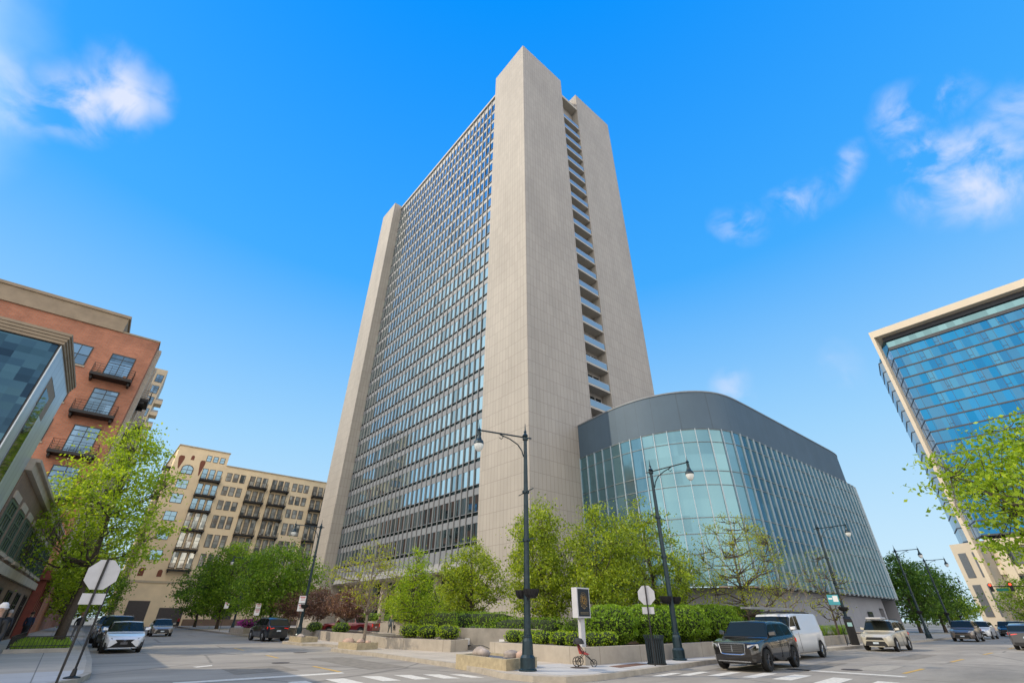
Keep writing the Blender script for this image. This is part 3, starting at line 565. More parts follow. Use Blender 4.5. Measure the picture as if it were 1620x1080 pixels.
for u, z0, z1, w in ((9.4, 32.2, 35.3, .6), (11.6, 34.6, 35.7, .35), (14.0, 31.2, 34.9, .55), (10.0, 9.2, 10.8, .5), (13.4, 9.2, 10.6, .45)):
    m = MB(); pr = [(u-w*.15, z0), (u+w*.15, z0), (u+w, z1-.9), (u+w, z1-.3), (u+w*.6, z1), (u-w*.6, z1), (u-w, z1-.3), (u-w, z1-.9)] if z1-z0 > 2 else [(u-w, z0), (u+w, z0), (u+w, z1-.3), (u+w*.5, z1), (u-w*.5, z1), (u-w, z1-.3)]
    m.poly([F.p(a, b, .025) for a, b in pr]); m.build('wall_ornament', MURAL, cb)
for u0, u1, z in ((9.8, 13.6, 4.6), (15.6, 20.2, 3.4), (26, 30, 3.4)):
    m = MB(); F.box(m, u0, u1, 0, z, .004, .03); m.build('garage_door', mat('garage_brown', (.07, .06, .055), .6), cb)
m = MB(); F.box(m, 8.2, 66, 0, 1.1, .04, .1) if False else None
for z in (33.0, 29.5, 26, 22.5, 18): 
    b = MB(); b.box(6.7, 138, z-.3, 8.18, 142, z); o = b.build('balcony', BLACK, cb); b = MB(); b.box(6.72, 138, z+.05, 6.78, 142, z+1); b.build('railing', BLACK, o)
g = MB(); F.box(g, 20.6, 66, -.01, 1.3, .02, .3); g.build('plinth', BRICKB, cb)

# ------------------------------------------------------------------ blue glass tower beyond the right street
bt = empty('blue_glass_tower'); tag(bt, 'blue glass high rise framed by a cream fin and roof slab, far right', 'tower')
BLUEG = glassy('blue_tower_glass', (.02, .08, .13), (.3, .6, .8), .55, .04, (1.55, 3.0, .6, 0.0), .4, tints=[(.02, .22, .50), (.04, .27, .55), (.08, .25, .45), (.02, .19, .45), (.09, .31, .52), (.03, .26, .58)], wav=.006)
SIDEG = glassy('pale_side_glass', (.30, .34, .38), (.66, .74, .80), .4, .08)
CRM = mat('cream_precast', (.62, .54, .42), .7, 0, .05, .2)
SLATE = mat('slate_band', (.055, .062, .075), .6, 0, .1, 1)
X0 = 150; dv = Vector((math.cos(R(19)), math.sin(R(19)), 0))
sideF = Fr((X0, 15.0), (dv.x, dv.y), (-dv.y, dv.x)); mainF = Fr((X0, 15.0), (0, -1), (-1, 0))
for k in range(20):
    z = 65.8-3.0*(k+1)+.0
    if z < 17: break
    a = MB(); a.hexa([(X0, 15, z+.35), (X0, -60, z+.35), (X0+25, -60, z+.35), (X0+25, 15+.0, z+.35), (X0, 15, z+3), (X0, -60, z+3), (X0+25, -60, z+3), (X0+25, 15, z+3)]); a.build('window_band', BLUEG, bt)
    a = MB(); a.box(X0-.12, -60, z, X0+25, 15.05, z+.34); 
    for j in range(40): mainF.box(a, 1.4+3.1*((j*7+k*3) % 24), 1.46+3.1*((j*7+k*3) % 24), z+.36, z+3, .0, .05) if j < 24 else None
    for j in range(12): u = 3+6.2*j+(k*2.3) % 5; mainF.box(a, u, u+.95, z+1.15, z+1.22, 0, .06); mainF.box(a, u, u+.07, z+.36, z+3, 0, .061); mainF.box(a, u+.9, u+.97, z+.36, z+3, 0, .061)
    a.build('floor_band', SLATE, bt)
    a = MB(); sideF.box(a, .02, 15, z+.2, z+3, -.5, .03); a.build('side_window', SIDEG, bt)
    a = MB(); sideF.box(a, .0, 15.1, z, z+.19, -.5, .12); sideF.box(a, 4.4, 4.5, z+.2, z+3, .0, .1); a.build('side_band', SLATE, bt)
a = MB(); a.hexa([(X0, 15, 66.4), (X0, -60, 66.4), (X0+25, -60, 66.4), (X0+25, 15, 66.4), (X0, 15, 68.2), (X0, -60, 68.2), (X0+25, -60, 68.2), (X0+25, 15, 68.2)])
sideF.box(a, .02, 15, 66.4, 69.4, -.4, .03); a.build('window_band', glassy('top_glass', (.05, .12, .15), (.3, .55, .62), .45, .05, (1.6, 9, 0, 0), .3), bt)
a = MB(); a.box(X0-.3, -60, 65.5, X0+25, 15.1, 66.35); a.box(X0-.6, -60, 68.3, X0+25, 15.3, 69.4); a.build('dark_band', SLATE, bt)
a = MB(); a.box(X0-2.6, -60, 69.5, X0+22, 17.4, 71.4); a.build('roof_slab', CRM, bt)
a = MB(); a.prism([(X0-2.6, 16.7), (X0+.1, 16.4), (X0+.1, 17.3), (X0-2.6, 17.4)], 0, 69.5); a.build('side_fin', CRM, bt)
for k in range(16):
    z = 62.8-3.0*k; a = MB(); a.prism([(X0+5.8, 17.1), (X0+16, 20.6), (X0+16, 21.4), (X0+7, 19.4)], z, z+2.8); a.build('rear_window', MATS.get('rear_side_glass') or glassy('rear_side_glass', (.22, .26, .3), (.6, .7, .78), .4, .08, (3.3, 3.0, 0, 0), .15), bt)
    a = MB(); a.prism([(X0+5.8, 17.15), (X0+16, 20.65), (X0+16, 21.5), (X0+6.9, 19.5)], z+2.8, z+3.0); a.build('rear_band', SLATE, bt)
(lambda *k: None)('rear_glass', glassy('rear_side_glass', (.22, .26, .3), (.6, .7, .78), .4, .08, (3.3, 3.0, 0, 0), .15), bt)
a = MB(); a.box(X0+.3, -60, 0, X0+24, 14.9, 17.0); a.prism([(X0+.3, 15.0), (X0+4, 21.8), (X0+22, 24), (X0+22, 14.9)], 0, 17.0)
for i in range(14):
    mainF.box(a, 1+5.2*i, 2.6+5.2*i, 0, 17.1, -.29, .5)
mainF.box(a, 0, 75, 10.2, 11.8, -.29, .3); mainF.box(a, 0, 75, 15.6, 17.1, -.29, .3)
a.build('podium_wall', CRM, bt)
for i in range(14):
    for z0, z1 in ((1.0, 4.6), (5.2, 9.9), (12.1, 15.3)): a = MB(); mainF.box(a, 2.7+5.2*i, 6.1+5.2*i, z0, z1, -.28, -.1); a.build('window', DARKG, bt)
pf = Fr((X0+.3, 15.0), (3.7, 6.8), (-6.8, 3.7))
for z0, z1 in ((2.5, 8.6), (10.0, 15.0)):
    for u in (2.0, 5.0): a = MB(); pf.box(a, u, u+1.7, z0, z1, .01, .08); a.build('window', mat('grey_pane', (.16, .17, .18), .3, .2), bt)

# ------------------------------------------------------------------ street beyond: low buildings far right
for i, (x0, y0, x1, y1, h_, c, lb_) in enumerate([(112, 34, 126, 50, 7.5, (.38, .22, .13), 'low tan brick shop row behind the far street trees'), (128, 38, 150, 56, 11, (.26, .22, .2), 'grey brown building with dark balconies behind the far trees'), (160, 62, 200, 84, 13, (.3, .2, .15), 'far brick block at the end of the right street')]):
    o = empty('street_building'); tag(o, lb_, 'building'); o.location = (x0, y0, 0)
    w, d = x1-x0, y1-y0
    g = MB(); g.box(0, 0, 0, w, d, h_); g.build('wall', mat('distant_wall'+str(i), c, .85, 0, .15, .5), o)
    g = MB(); g.box(-.15, -.15, h_+.01, w+.15, d+.15, h_+.4); g.build('cornice', LIME, o)
    f1 = Fr((0, 0), (1, 0), (0, -1)); f2 = Fr((0, 0), (0, 1), (-1, 0)); f2.u = Vector((0, 1, 0))
    for k in range(int(h_//3.6)):
        for j in range(int(w//3)): window(f1, o, .8+3*j, 2.4+3*j, .8+3.5*k, 2.8+3.5*k, 2, (), glass=DARKG)
        for j in range(int(d//3)): window(f2, o, .8+3*j, 2.4+3*j, .8+3.5*k, 2.8+3.5*k, 2, (), glass=DARKG)

# ------------------------------------------------------------------ planting
BARK = mat('bark', (.075, .058, .045), .9, 0, .3, 9, .5); BARKL = mat('pale_bark', (.19, .155, .12), .9, 0, .3, 8, .5)
L_LIME = leafmat('lime_leaves', (0.145, 0.246, 0.017), (0.334, 0.478, 0.029), (0.493, 0.600, 0.072), .5)
L_GRN = leafmat('green_leaves', (.07, .15, .016), (.21, .36, .03), (.32, .46, .05), .5)
L_MID = leafmat('olive_green_leaves', (.10, .16, .015), (.34, .45, .035), (.48, .55, .07), .5)
L_DRK = leafmat('deep_green_leaves', (0.036, 0.094, 0.014), (0.102, 0.203, 0.023), (0.174, 0.304, 0.029), .4)
L_YEL = leafmat('yellow_green_buds', (.20, .24, .02), (.36, .42, .04), (.44, .44, .08), .5)
L_PUR = leafmat('purple_leaves', (.10, .05, .045), (.22, .12, .09), (.36, .24, .17), .35)
L_HDG = leafmat('hedge_leaves', (.11, .20, .02), (.24, .40, .03), (.36, .52, .06), .45)
L_FLW = leafmat('magenta_petals', (.30, .02, .22), (.48, .04, .36), (.6, .1, .5), .3)
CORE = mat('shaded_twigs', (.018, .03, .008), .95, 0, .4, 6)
SOIL = mat('mulch', (.07, .042, .028), .95, 0, .4, 7, .4)
def leaf_obj(name, P, size, m, parent=None, aspect=.55, up_bias=.35):
    P = np.asarray(P, np.float64); n = len(P); r = np.random.default_rng(n+int(abs(P[0].sum())*10))
    u = r.normal(size=(n, 3)); u[:, 2] -= .25; u /= np.linalg.norm(u, axis=1)[:, None]
    nn = r.normal(size=(n, 3)); nn[:, 2] += up_bias*2; v = np.cross(nn, u); v /= np.linalg.norm(v, axis=1)[:, None]+1e-9
    s = size*r.uniform(.65, 1.35, (n, 1))
    V = np.empty((n, 4, 3)); V[:, 0] = P-u*s*.5; V[:, 1] = P+v*s*aspect*.5+u*s*.05; V[:, 2] = P+u*s*.5; V[:, 3] = P-v*s*aspect*.5+u*s*.05
    me = bpy.data.meshes.new(name); me.vertices.add(n*4); me.vertices.foreach_set('co', V.reshape(-1))
    me.loops.add(n*4); me.loops.foreach_set('vertex_index', np.arange(n*4, dtype=np.int32))
    me.polygons.add(n); me.polygons.foreach_set('loop_start', np.arange(0, n*4, 4, dtype=np.int32)); me.polygons.foreach_set('loop_total', np.full(n, 4, dtype=np.int32))
    me.update(); me.validate(); me.materials.append(m)
    o = bpy.data.objects.new(name, me); COL.objects.link(o)
    if parent: o.parent = parent
    return o
def prof_r(prof, z):
    for (z0, r0), (z1, r1) in zip(prof, prof[1:]):
        if z0 <= z <= z1: return r0+(r1-r0)*(z-z0)/(z1-z0+1e-9)
    return 0
def tree(label, base, prof, ncl, nleaf, lsize, lm, trunk=.14, zb=1.5, off=(0, 0), limbs=12, csize=.38, bark=None, seed=1, stems=1, group=None, cat='tree', twig=.013, name='tree', squash=.55, lean=(0, 0)):
    r = np.random.default_rng(seed); bark = bark or BARK
    o = empty(name, base); tag(o, label, cat, group)
    z0, z1 = prof[0][0], prof[-1][0]; ph = r.uniform(0, 6.28, 4)
    C_ = []; zz = np.linspace(z0, z1, 60); w = np.array([prof_r(prof, z)**1.6+.02 for z in zz]); w /= w.sum()
    while len(C_) < ncl:
        z = r.choice(zz, p=w)+r.normal()*.1; R_ = prof_r(prof, min(max(z, z0), z1)); th = r.uniform(0, 6.283)
        R_ *= 1+.20*math.sin(3*th+ph[0]+z)+.13*math.sin(5*th+ph[1]-1.7*z)+r.normal()*.06
        q = R_*math.sqrt(r.uniform(.08, 1)); f = (z-z0)/(z1-z0)
        C_.append((off[0]*min(1, f*2)+q*math.cos(th), off[1]*min(1, f*2)+q*math.sin(th), z))
    C_ = np.array(C_); T = MB(); H = z1
    nodes = []
    for s_ in range(stems):
        a = 6.283*s_/stems+ph[2]; sx = (math.cos(a)*.12, math.sin(a)*.12) if stems > 1 else (0, 0)
        zt = H*.82; pts = []
        spread = .35*prof_r(prof, (z0+z1)/2) if stems > 1 else 0
        for i in range(9):
            f = i/8; x = sx[0]+off[0]*max(0, f-.25)+math.cos(a)*spread*f+math.sin(f*5+ph[3])*.06*H*.12+lean[0]*f; y = sx[1]+off[1]*max(0, f-.25)+math.sin(a)*spread*f+math.cos(f*4+ph[0])*.05*H*.12+lean[1]*f
            pts.append((x, y, -.25+(zt+.25)*f))
        tr_ = trunk if stems == 1 else trunk*.6
        T.tube(pts, [tr_*(1.25 if i == 0 else (1-.82*i/8)) for i in range(9)], 9)
        nodes += [(Vector(p), tr_*(1-.8*i/8)) for i, p in enumerate(pts) if p[2] > zb*.9]
    trunk_nodes = list(nodes)
    if not trunk_nodes: trunk_nodes = [(Vector((0, 0, zb)), trunk*.6)]; nodes = list(trunk_nodes)
    idx = r.permutation(len(C_))[:limbs]
    for i in idx:
        c = Vector(C_[i]); hd = math.hypot(c.x, c.y); want = c.z-hd*.85
        p0, r0 = min(trunk_nodes, key=lambda q: abs(q[0].z-max(zb, want))+.3*(q[0]-c).length*.3)
        mid = p0.lerp(c, .5)+Vector((r.normal()*.12, r.normal()*.12, -.10*hd+r.normal()*.1))
        P_ = [p0, p0.lerp(mid, .6)+Vector((0, 0, .03)), mid, mid.lerp(c, .55)+Vector((r.normal()*.06, r.normal()*.06, .05)), c]
        rr = min(r0*.6, trunk*.42); T.tube(P_, [rr, rr*.8, rr*.58, rr*.4, twig], 6)
        nodes += [(P_[k], rr*.5) for k in (1, 2, 3, 4)]
    NP = np.array([tuple(q[0]) for q in nodes])
    for c in C_:
        d = np.linalg.norm((NP-c)*np.array([1, 1, .8]), axis=1)+np.where(NP[:, 2] > c[2]+.1, .8, 0); k = int(d.argmin()); a = Vector(NP[k]); b = Vector(c)
        if (a-b).length < .15: continue
        m_ = a.lerp(b, .5)+Vector((r.normal()*.05, r.normal()*.05, -.06*(a-b).length)); T.tube([a, m_, b], [twig*1.5, twig*1.1, twig*.5], 4, cap=False)
    T.build('trunk', bark, o, smooth=True)
    n = (nleaf*r.uniform(.4, 1.6, len(C_))).astype(int)+1
    base_c = np.repeat(C_, n, axis=0); cs = np.repeat(csize*r.uniform(.6, 1.25, len(C_)), n)[:, None]
    P_ = base_c+r.normal(size=base_c.shape)*cs*np.array([1, 1, squash])
    leaf_obj('crown', P_, lsize, lm, o)
    return o
def ell_pts(c, rad, n, r, power=4.0, zmin=.05):
    d = r.normal(size=(n, 3)); d /= np.linalg.norm(d, axis=1)[:, None]
    k = (np.abs(d)**power).sum(axis=1)**(-1/power)
    lump = 1+.06*np.sin(d[:, :1]*9+c[0])*np.cos(d[:, 1:2]*8+c[1])+.05*np.sin(d[:, 2:3]*11)
    P = np.array(c)+d*k[:, None]*np.array(rad)*lump*r.uniform(.9, 1.06, (n, 1)); return P[P[:, 2] > zmin]
def shrub(label, base, rad, lm, n=3500, ls=.11, seed=3, power=2.6, name='shrub', cat='shrub', group=None, rz=0, stem=.15, part='foliage', kindpart=None):
    r = np.random.default_rng(seed); o = empty(name, base, rz); tag(o, label, cat, group)
    cz = rad[2]+stem
    leaf_obj(part, ell_pts((0, 0, cz), rad, n, r, power), ls, lm, o)
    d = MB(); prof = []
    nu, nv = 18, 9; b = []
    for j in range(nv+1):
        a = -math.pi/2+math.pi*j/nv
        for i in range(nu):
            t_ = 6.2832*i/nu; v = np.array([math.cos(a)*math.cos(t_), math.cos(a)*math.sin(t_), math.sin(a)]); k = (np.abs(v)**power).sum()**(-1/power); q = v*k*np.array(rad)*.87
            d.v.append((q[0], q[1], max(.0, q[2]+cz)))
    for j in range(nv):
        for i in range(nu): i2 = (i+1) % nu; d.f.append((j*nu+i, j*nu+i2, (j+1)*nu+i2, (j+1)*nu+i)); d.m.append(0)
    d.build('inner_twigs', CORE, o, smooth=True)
    return o
# trees round the tower plaza
tree('broad round-crowned tree standing on the plaza behind the grey ramp wall', (23.5, 32.5, 1.0), [(.9, .4), (1.4, 1.8), (2.6, 2.7), (4.2, 2.3), (5.4, 1.3), (6.2, .4)], 210, 54, .17, L_MID, .17, .9, (0, 0), 16, .34, seed=11, squash=.6)
tree('small pointed bright green tree in the planter in front of the plaza wall', (17.7, 31.0, .6), [(.5, .5), (1.2, 1.35), (2.4, 1.5), (3.6, 1.05), (4.6, .5), (5.3, .12)], 260, 30, .13, L_LIME, .08, .6, (0, 0), 12, .24, seed=12, squash=.7)
tree('tall leafy tree just right of the near lamp post', (22.3, 23.0, .6), [(.8, .5), (1.6, 1.9), (3.4, 2.25), (5.4, 1.9), (7.0, 1.2), (8.1, .3)], 300, 66, .15, L_MID, .14, 1.0, (-.2, .1), 18, .32, seed=13, squash=.7)
tree('leafy tree rising behind the black notice sign', (22.8, 19.6, .6), [(1.0, .5), (1.9, 1.8), (3.2, 2.1), (5.0, 1.7), (6.6, .9), (7.3, .3)], 240, 62, .15, L_MID, .15, 1.1, (.5, -.4), 16, .32, seed=14, squash=.65)
tree('wide spreading olive green tree in front of the teal glass', (28.0, 18.9, .6), [(1.0, .8), (1.8, 2.9), (3.2, 3.2), (4.8, 2.3), (6.6, 1.5), (8.0, .5)], 270, 58, .15, L_MID, .17, 1.0, (-.2, .3), 20, .33, seed=15, squash=.6)
tree('open budding tree with yellow-green leaves before the glass podium', (32.0, 15.3, .6), [(1.0, .5), (2.0, 2.0), (3.4, 3.0), (5.2, 3.0), (6.6, 2.0), (7.0, .8)], 360, 15, .115, L_YEL, .12, .9, (0, 0), 24, .22, seed=16, twig=.016, squash=.7)
tree('small nearly bare tree with yellow buds behind the van', (40.3, 16.3, .6), [(.8, .4), (1.6, 1.4), (3.0, 1.9), (4.4, 1.0)], 120, 5, .12, L_YEL, .08, .6, (0, 0), 16, .18, seed=17, twig=.016, bark=BARKL)
tree('thin sparse tree beside the third lamp post', (46.9, 15.6, .6), [(1.0, .5), (2.0, 1.6), (4.0, 2.0), (6.0, 1.1)], 150, 6, .13, L_YEL, .09, .9, (0, 0), 16, .22, seed=18, twig=.018)
tree('sparse pale-barked tree with first yellow leaves by the rock planter', (14.0, 29.9, .3), [(1.8, .6), (2.6, 1.7), (3.8, 2.1), (4.9, 1.3), (5.4, .5)], 190, 10, .13, L_YEL, .11, 1.6, (0, 0), 18, .2, seed=19, bark=BARKL, twig=.014)
PURG = 'purple-leaved trees in the long planter'
tree('leftmost low round purple-leaved tree in the long planter', (17.9, 55.5, .6), [(1.1, .8), (1.7, 1.7), (2.6, 1.6), (3.3, .5)], 150, 34, .15, L_PUR, .08, 1.0, seed=20, csize=.3, group=PURG)
tree('middle purple-leaved tree in the long planter', (18.0, 48.5, .6), [(1.1, .8), (1.7, 1.7), (2.7, 1.6), (3.3, .5)], 150, 36, .15, L_PUR, .08, 1.0, seed=21, csize=.3, group=PURG)
tree('rightmost and nearest purple-leaved tree in the long planter', (18.2, 42.5, .6), [(1.0, .8), (1.6, 1.7), (2.6, 1.7), (3.2, .5)], 170, 38, .14, L_PUR, .08, .9, seed=22, csize=.3, group=PURG)
tree('low multi-stemmed yellow-green tree behind the clipped hedge, left of the pointed tree', (29.4, 55.5, .95), [(.9, .6), (1.6, 1.7), (2.4, 1.9), (3.1, .8)], 150, 26, .14, L_LIME, .09, .5, seed=23, stems=4)
tree('low yellow-green tree half hidden behind the round-crowned tree', (28.6, 44.2, .95), [(.9, .6), (1.6, 1.7), (2.6, 1.9), (3.4, .8)], 160, 26, .14, L_LIME, .09, .5, seed=24, stems=4)
tree('dense dark green street tree before the cream building, left of two', (19.0, 93, .15), [(1.6, 1.2), (3.0, 4.4), (6, 5.2), (9.2, 4.2), (12, 1.6)], 480, 40, .30, L_GRN, .24, 2.4, seed=25, csize=.6)
tree('dense green street tree before the cream building, nearer of two', (16.9, 59.0, .15), [(1.4, .9), (2.4, 3.3), (4.6, 4.2), (7.0, 3.2), (8.6, 1.0)], 480, 42, .23, L_GRN, .2, 1.8, (0, 0), seed=26, csize=.5)
tree('dark street tree far down the left street behind the two dense ones', (19.2, 112, .15), [(1.6, 1.2), (3.0, 4), (6, 5), (9, 3.4), (10.5, 1)], 260, 36, .36, L_DRK, .24, 2.2, seed=27, csize=.6)
tree('bright lime tree in the railed pit on the left pavement', (.35, 41.0, .3), [(3.0, .7), (4.2, 2.9), (6.4, 3.5), (9.0, 3.1), (11.4, 1.9), (13.9, .5)], 400, 36, .20, L_LIME, .24, 3.2, (-.4, .6), 24, .5, seed=28, squash=.5, bark=BARK)
tree('green tree further up the left pavement', (.3, 62, .3), [(2.0, .7), (3.2, 2.5), (5.4, 3.0), (7.4, 1.0)], 200, 34, .2, L_LIME, .16, 1.8, seed=29, csize=.45)
tree('lime green tree hanging into the right edge of the picture', (24.5, -2.6, .15), [(1.9, .6), (2.7, 3.3), (4.2, 4.5), (6.0, 3.9), (7.6, 1.4)], 760, 40, .15, L_LIME, .2, 1.6, (-1.5, 1.2), 26, .34, seed=30, squash=.4)
tree('tall dark green tree right behind the glass podium', (99.0, 21.6, .15), [(1.4, 1.0), (3.2, 3.6), (6.5, 3.7), (9.2, 2.6), (10.6, .8)], 320, 32, .33, L_DRK, .24, 2.2, seed=31, csize=.6)
tree('leafy dark tree left of the far lamp on the right street', (107.0, 20.2, .15), [(1.4, 1.0), (3.2, 4.0), (6.0, 4.2), (8.6, 2.6), (9.8, .8)], 320, 26, .33, L_DRK, .24, 2.2, seed=32, csize=.6)
tree('low bright green tree at the far end of the right street', (133, 23.5, .15), [(1.2, 1.0), (2.6, 4.5), (4.6, 4.6), (6.4, 1.2)], 260, 30, .36, L_LIME, .2, 1.8, seed=33, csize=.6)
tree('thin green tree in front of the cream podium of the blue tower', (141, 13, .15), [(1.2, 1.0), (2.6, 3.0), (6, 3.6), (9, 1.2)], 180, 20, .36, L_LIME, .2, 1.8, seed=34, csize=.6)
tree('bright green tree against the cream podium wall, far right', (143, 5, .15), [(1.2, 1.0), (2.6, 3.0), (5.5, 3.6), (8, 1.2)], 180, 24, .36, L_LIME, .2, 1.8, seed=35, csize=.6)
tree('bright yellow-green tree glimpsed past the lime tree trunk, far down the left pavement', (.6, 86, .15), [(1.2, .8), (2.4, 3.4), (5, 4.0), (8, 2.4), (9, .8)], 220, 30, .3, L_LIME, .18, 1.6, seed=36, csize=.5)
tree('green tree closing the left pavement in front of the cream building', (3.4, 118, .15), [(1.2, .8), (2.4, 3.8), (6, 4.6), (9, 2.4), (10, .8)], 240, 30, .36, L_GRN, .2, 1.6, seed=37, csize=.6)
# hedges and shrubs
HG = 'big rounded hedge bushes behind the low planter wall'
for i, (x, y, rx, ry, rz_, lb_) in enumerate([(20.0, 16.3, 1.25, 1.2, .95, 'first big rounded green bush right of the notice sign'), (22.6, 15.9, 1.4, 1.2, .98, 'second big rounded green bush, behind the litter bin'),
        (25.6, 15.9, 1.6, 1.2, 1.0, 'third big rounded green bush, behind the lamp post'), (29.2, 16.1, 2.1, 1.2, 1.05, 'long flat-topped green bush left of the black car'), (33.6, 16.5, 2.5, 1.2, 1.05, 'long flat-topped green bush behind the white van')]):
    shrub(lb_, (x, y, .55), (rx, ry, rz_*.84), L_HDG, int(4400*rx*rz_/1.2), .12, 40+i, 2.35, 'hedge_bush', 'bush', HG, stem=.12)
for i, (x, y, sx, sy, sz, z, lb_) in enumerate([(20.5, 22.6, .8, 2.6, .55, .6, 'clipped dark hedge behind the lamp and the low yellow shrubs'), (22.0, 19.4, 1.0, 1.4, .55, .6, 'clipped hedge between the two tree trunks behind the notice sign'),
        (21.3, 27.8, 1.0, 2.4, .5, 1.0, 'clipped hedge on top of the grey ramp wall'), (22.5, 34.2, 1.0, 4.0, .55, 1.0, 'clipped hedge under the round-crowned tree'), (28.6, 41.5, .7, 3.2, .35, 1.35, 'clipped hedge above the right end of the plaza wall'),
        (28.3, 50.0, .7, 4.0, .38, 1.35, 'long clipped hedge above the plaza wall with lights'), (26.8, 58.5, .7, 3.6, .38, 1.35, 'far clipped hedge above the left end of the plaza wall')]):
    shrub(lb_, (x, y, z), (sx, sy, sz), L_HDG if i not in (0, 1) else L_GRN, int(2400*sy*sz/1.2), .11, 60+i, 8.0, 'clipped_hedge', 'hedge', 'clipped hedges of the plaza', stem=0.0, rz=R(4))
lows = [(16.8, 19.6), (16.9, 18.6), (16.8, 17.6), (16.9, 16.6), (16.9, 15.7), (17.4, 15.1), (17.8, 19.2), (17.9, 17.4), (18.4, 15.2)]
wds = ['at the left end', 'second from the left end', 'behind the lamp post', 'right of the lamp post', 'left of the sign post', 'at the planter corner by the sign post', 'in the back row, left', 'in the back row, middle', 'right of the sign post']
for i, (x, y) in enumerate(lows):
    shrub('low yellow-green shrub in the corner planter, '+wds[i], (x, y, .62), (.42, .45, .28), L_LIME, 420, .09, 80+i, 2.2, 'low_shrub', 'shrub', 'low shrubs in the corner planter', stem=.04)
for i, (x, y, lb_) in enumerate([(16.6, 29.0, 'low yellow shrub left of the pointed tree'), (16.9, 27.4, 'low yellow shrub right of the pointed tree trunk'), (17.2, 25.8, 'low green shrub near the black bench'), (17.3, 47.0, 'low dark green shrub in the long planter under the middle purple tree'), (17.2, 41.0, 'low green shrub in the long planter under the nearest purple tree'), (19.0, 25.6, 'green shrub left of the grey ramp wall')]):
    shrub(lb_, (x, y, .6), (.6, .8, .36), L_LIME if i < 3 else L_GRN, 600, .10, 95+i, 2.2, 'low_shrub', 'shrub', stem=.04)
for i, (x, y) in enumerate([(42.5, 16.0), (44.6, 16.1), (49.5, 16.3)]):
    o = empty('ornamental_grass', (x, y, .6)); tag(o, ['tuft of long green grass behind the van rear', 'tuft of long green grass left of the blue and white sign', 'small tuft of grass beside the parking meter'][i], 'grass tuft')
    r = np.random.default_rng(200+i); m = MB()
    for j in range(260):
        a = r.uniform(0, 6.28); q = r.uniform(.3, 1.1); hh = r.uniform(.6, 1.0); bx, by = r.normal()*.35, r.normal()*.25
        m.quad((bx-.02, by, 0), (bx+.02, by, 0), (bx+math.cos(a)*q*.5+.02, by+math.sin(a)*q*.5, hh*.8), (bx+math.cos(a)*q*.5-.02, by+math.sin(a)*q*.5, hh*.8))
        m.quad((bx+math.cos(a)*q*.5-.02, by+math.sin(a)*q*.5, hh*.8), (bx+math.cos(a)*q*.5+.02, by+math.sin(a)*q*.5, hh*.8), (bx+math.cos(a)*q, by+math.sin(a)*q, hh*.75), (bx+math.cos(a)*q, by+math.sin(a)*q, hh*.74))
    m.build('blades', L_HDG, o)
# ------------------------------------------------------------------ planters, walls
def planter(label, outer, top, thick=.28, soil=True, m=None, base=.15, open_back=False, name='planter', soilm=None, cat='planter'):
    o = empty(name); tag(o, label, cat)
    n = len(outer); P = [Vector(p) for p in outer]; area = sum(a.x*b.y-b.x*a.y for a, b in zip(P, P[1:]+P[:1])); sg = 1 if area > 0 else -1
    inn = []
    for i in range(n):
        a, b, c = P[i-1], P[i], P[(i+1) % n]; d1 = (b-a).normalized(); d2 = (c-b).normalized(); n1 = Vector((-d1.y, d1.x))*sg; n2 = Vector((-d2.y, d2.x))*sg
        k = (n1+n2); k = k/max(.3, k.dot(n1)); inn.append(b+k*thick)
    g = MB()
    for i in range(n):
        j = (i+1) % n; a, b, c, d = P[i], P[j], inn[j], inn[i]
        g.hexa([(a.x, a.y, 0), (b.x, b.y, 0), (c.x, c.y, 0), (d.x, d.y, 0), (a.x, a.y, top), (b.x, b.y, top), (c.x, c.y, top), (d.x, d.y, top)])
    g.build('planter_wall', m or CONC2, o)
    if soil: g = MB(); g.poly([(p.x, p.y, top-.08) for p in inn]); g.build('soil', soilm or SOIL, o)
    return o
planter('long low concrete planter running round the corner and along the right street', [(15.99, 20.4), (15.99, 14.4), (22, 14.15), (30, 14.35), (40, 14.7), (58, 15.6), (62, 17.5), (60, 19.2), (45, 19.4), (40, 25.5), (20.5, 25.5), (19.6, 20.5)], .72)
planter('low concrete planter holding the small pointed tree', [(15.08, 29.5), (16.27, 24.1), (17.6, 24.4), (19.5, 33), (16.2, 34.2)], .68)
planter('long concrete planter with purple-leaved trees along the left street', [(19.45, 61.4), (17.9, 50), (16.26, 40.7), (16.3, 34.9), (18.6, 34.6), (20.4, 44), (22, 61)], .74)
GRAV = mat('blue_grey_gravel', (.10, .11, .135), .9, 0, .6, 30, .6)
for pts_, lb_ in (([(12.35, 17.87), (12.1, 14.5), (13.86, 14.85), (14.2, 18.1)], 'low stone box of gravel and boulders beside the near lamp post'), ([(13.0, 31.0), (13.04, 28.5), (14.5, 28.9), (14.4, 31.3)], 'low stone box of boulders at the foot of the pale-barked tree'), ([(13.75, 42.1), (13.7, 39.4), (15.0, 39.6), (15.05, 42.2)], 'low stone box behind the parked dark car')):
    planter(lb_, pts_, .47, .2, m=mat('rough_limestone', (.36, .30, .19), .9, 0, .22, 5, .4), soilm=GRAV, name='rock_planter')
ROCK = mat('pink_boulder', (.42, .29, .22), .85, 0, .3, 4, .5); ROCKG = mat('grey_boulder', (.32, .27, .23), .85, 0, .3, 4, .5)
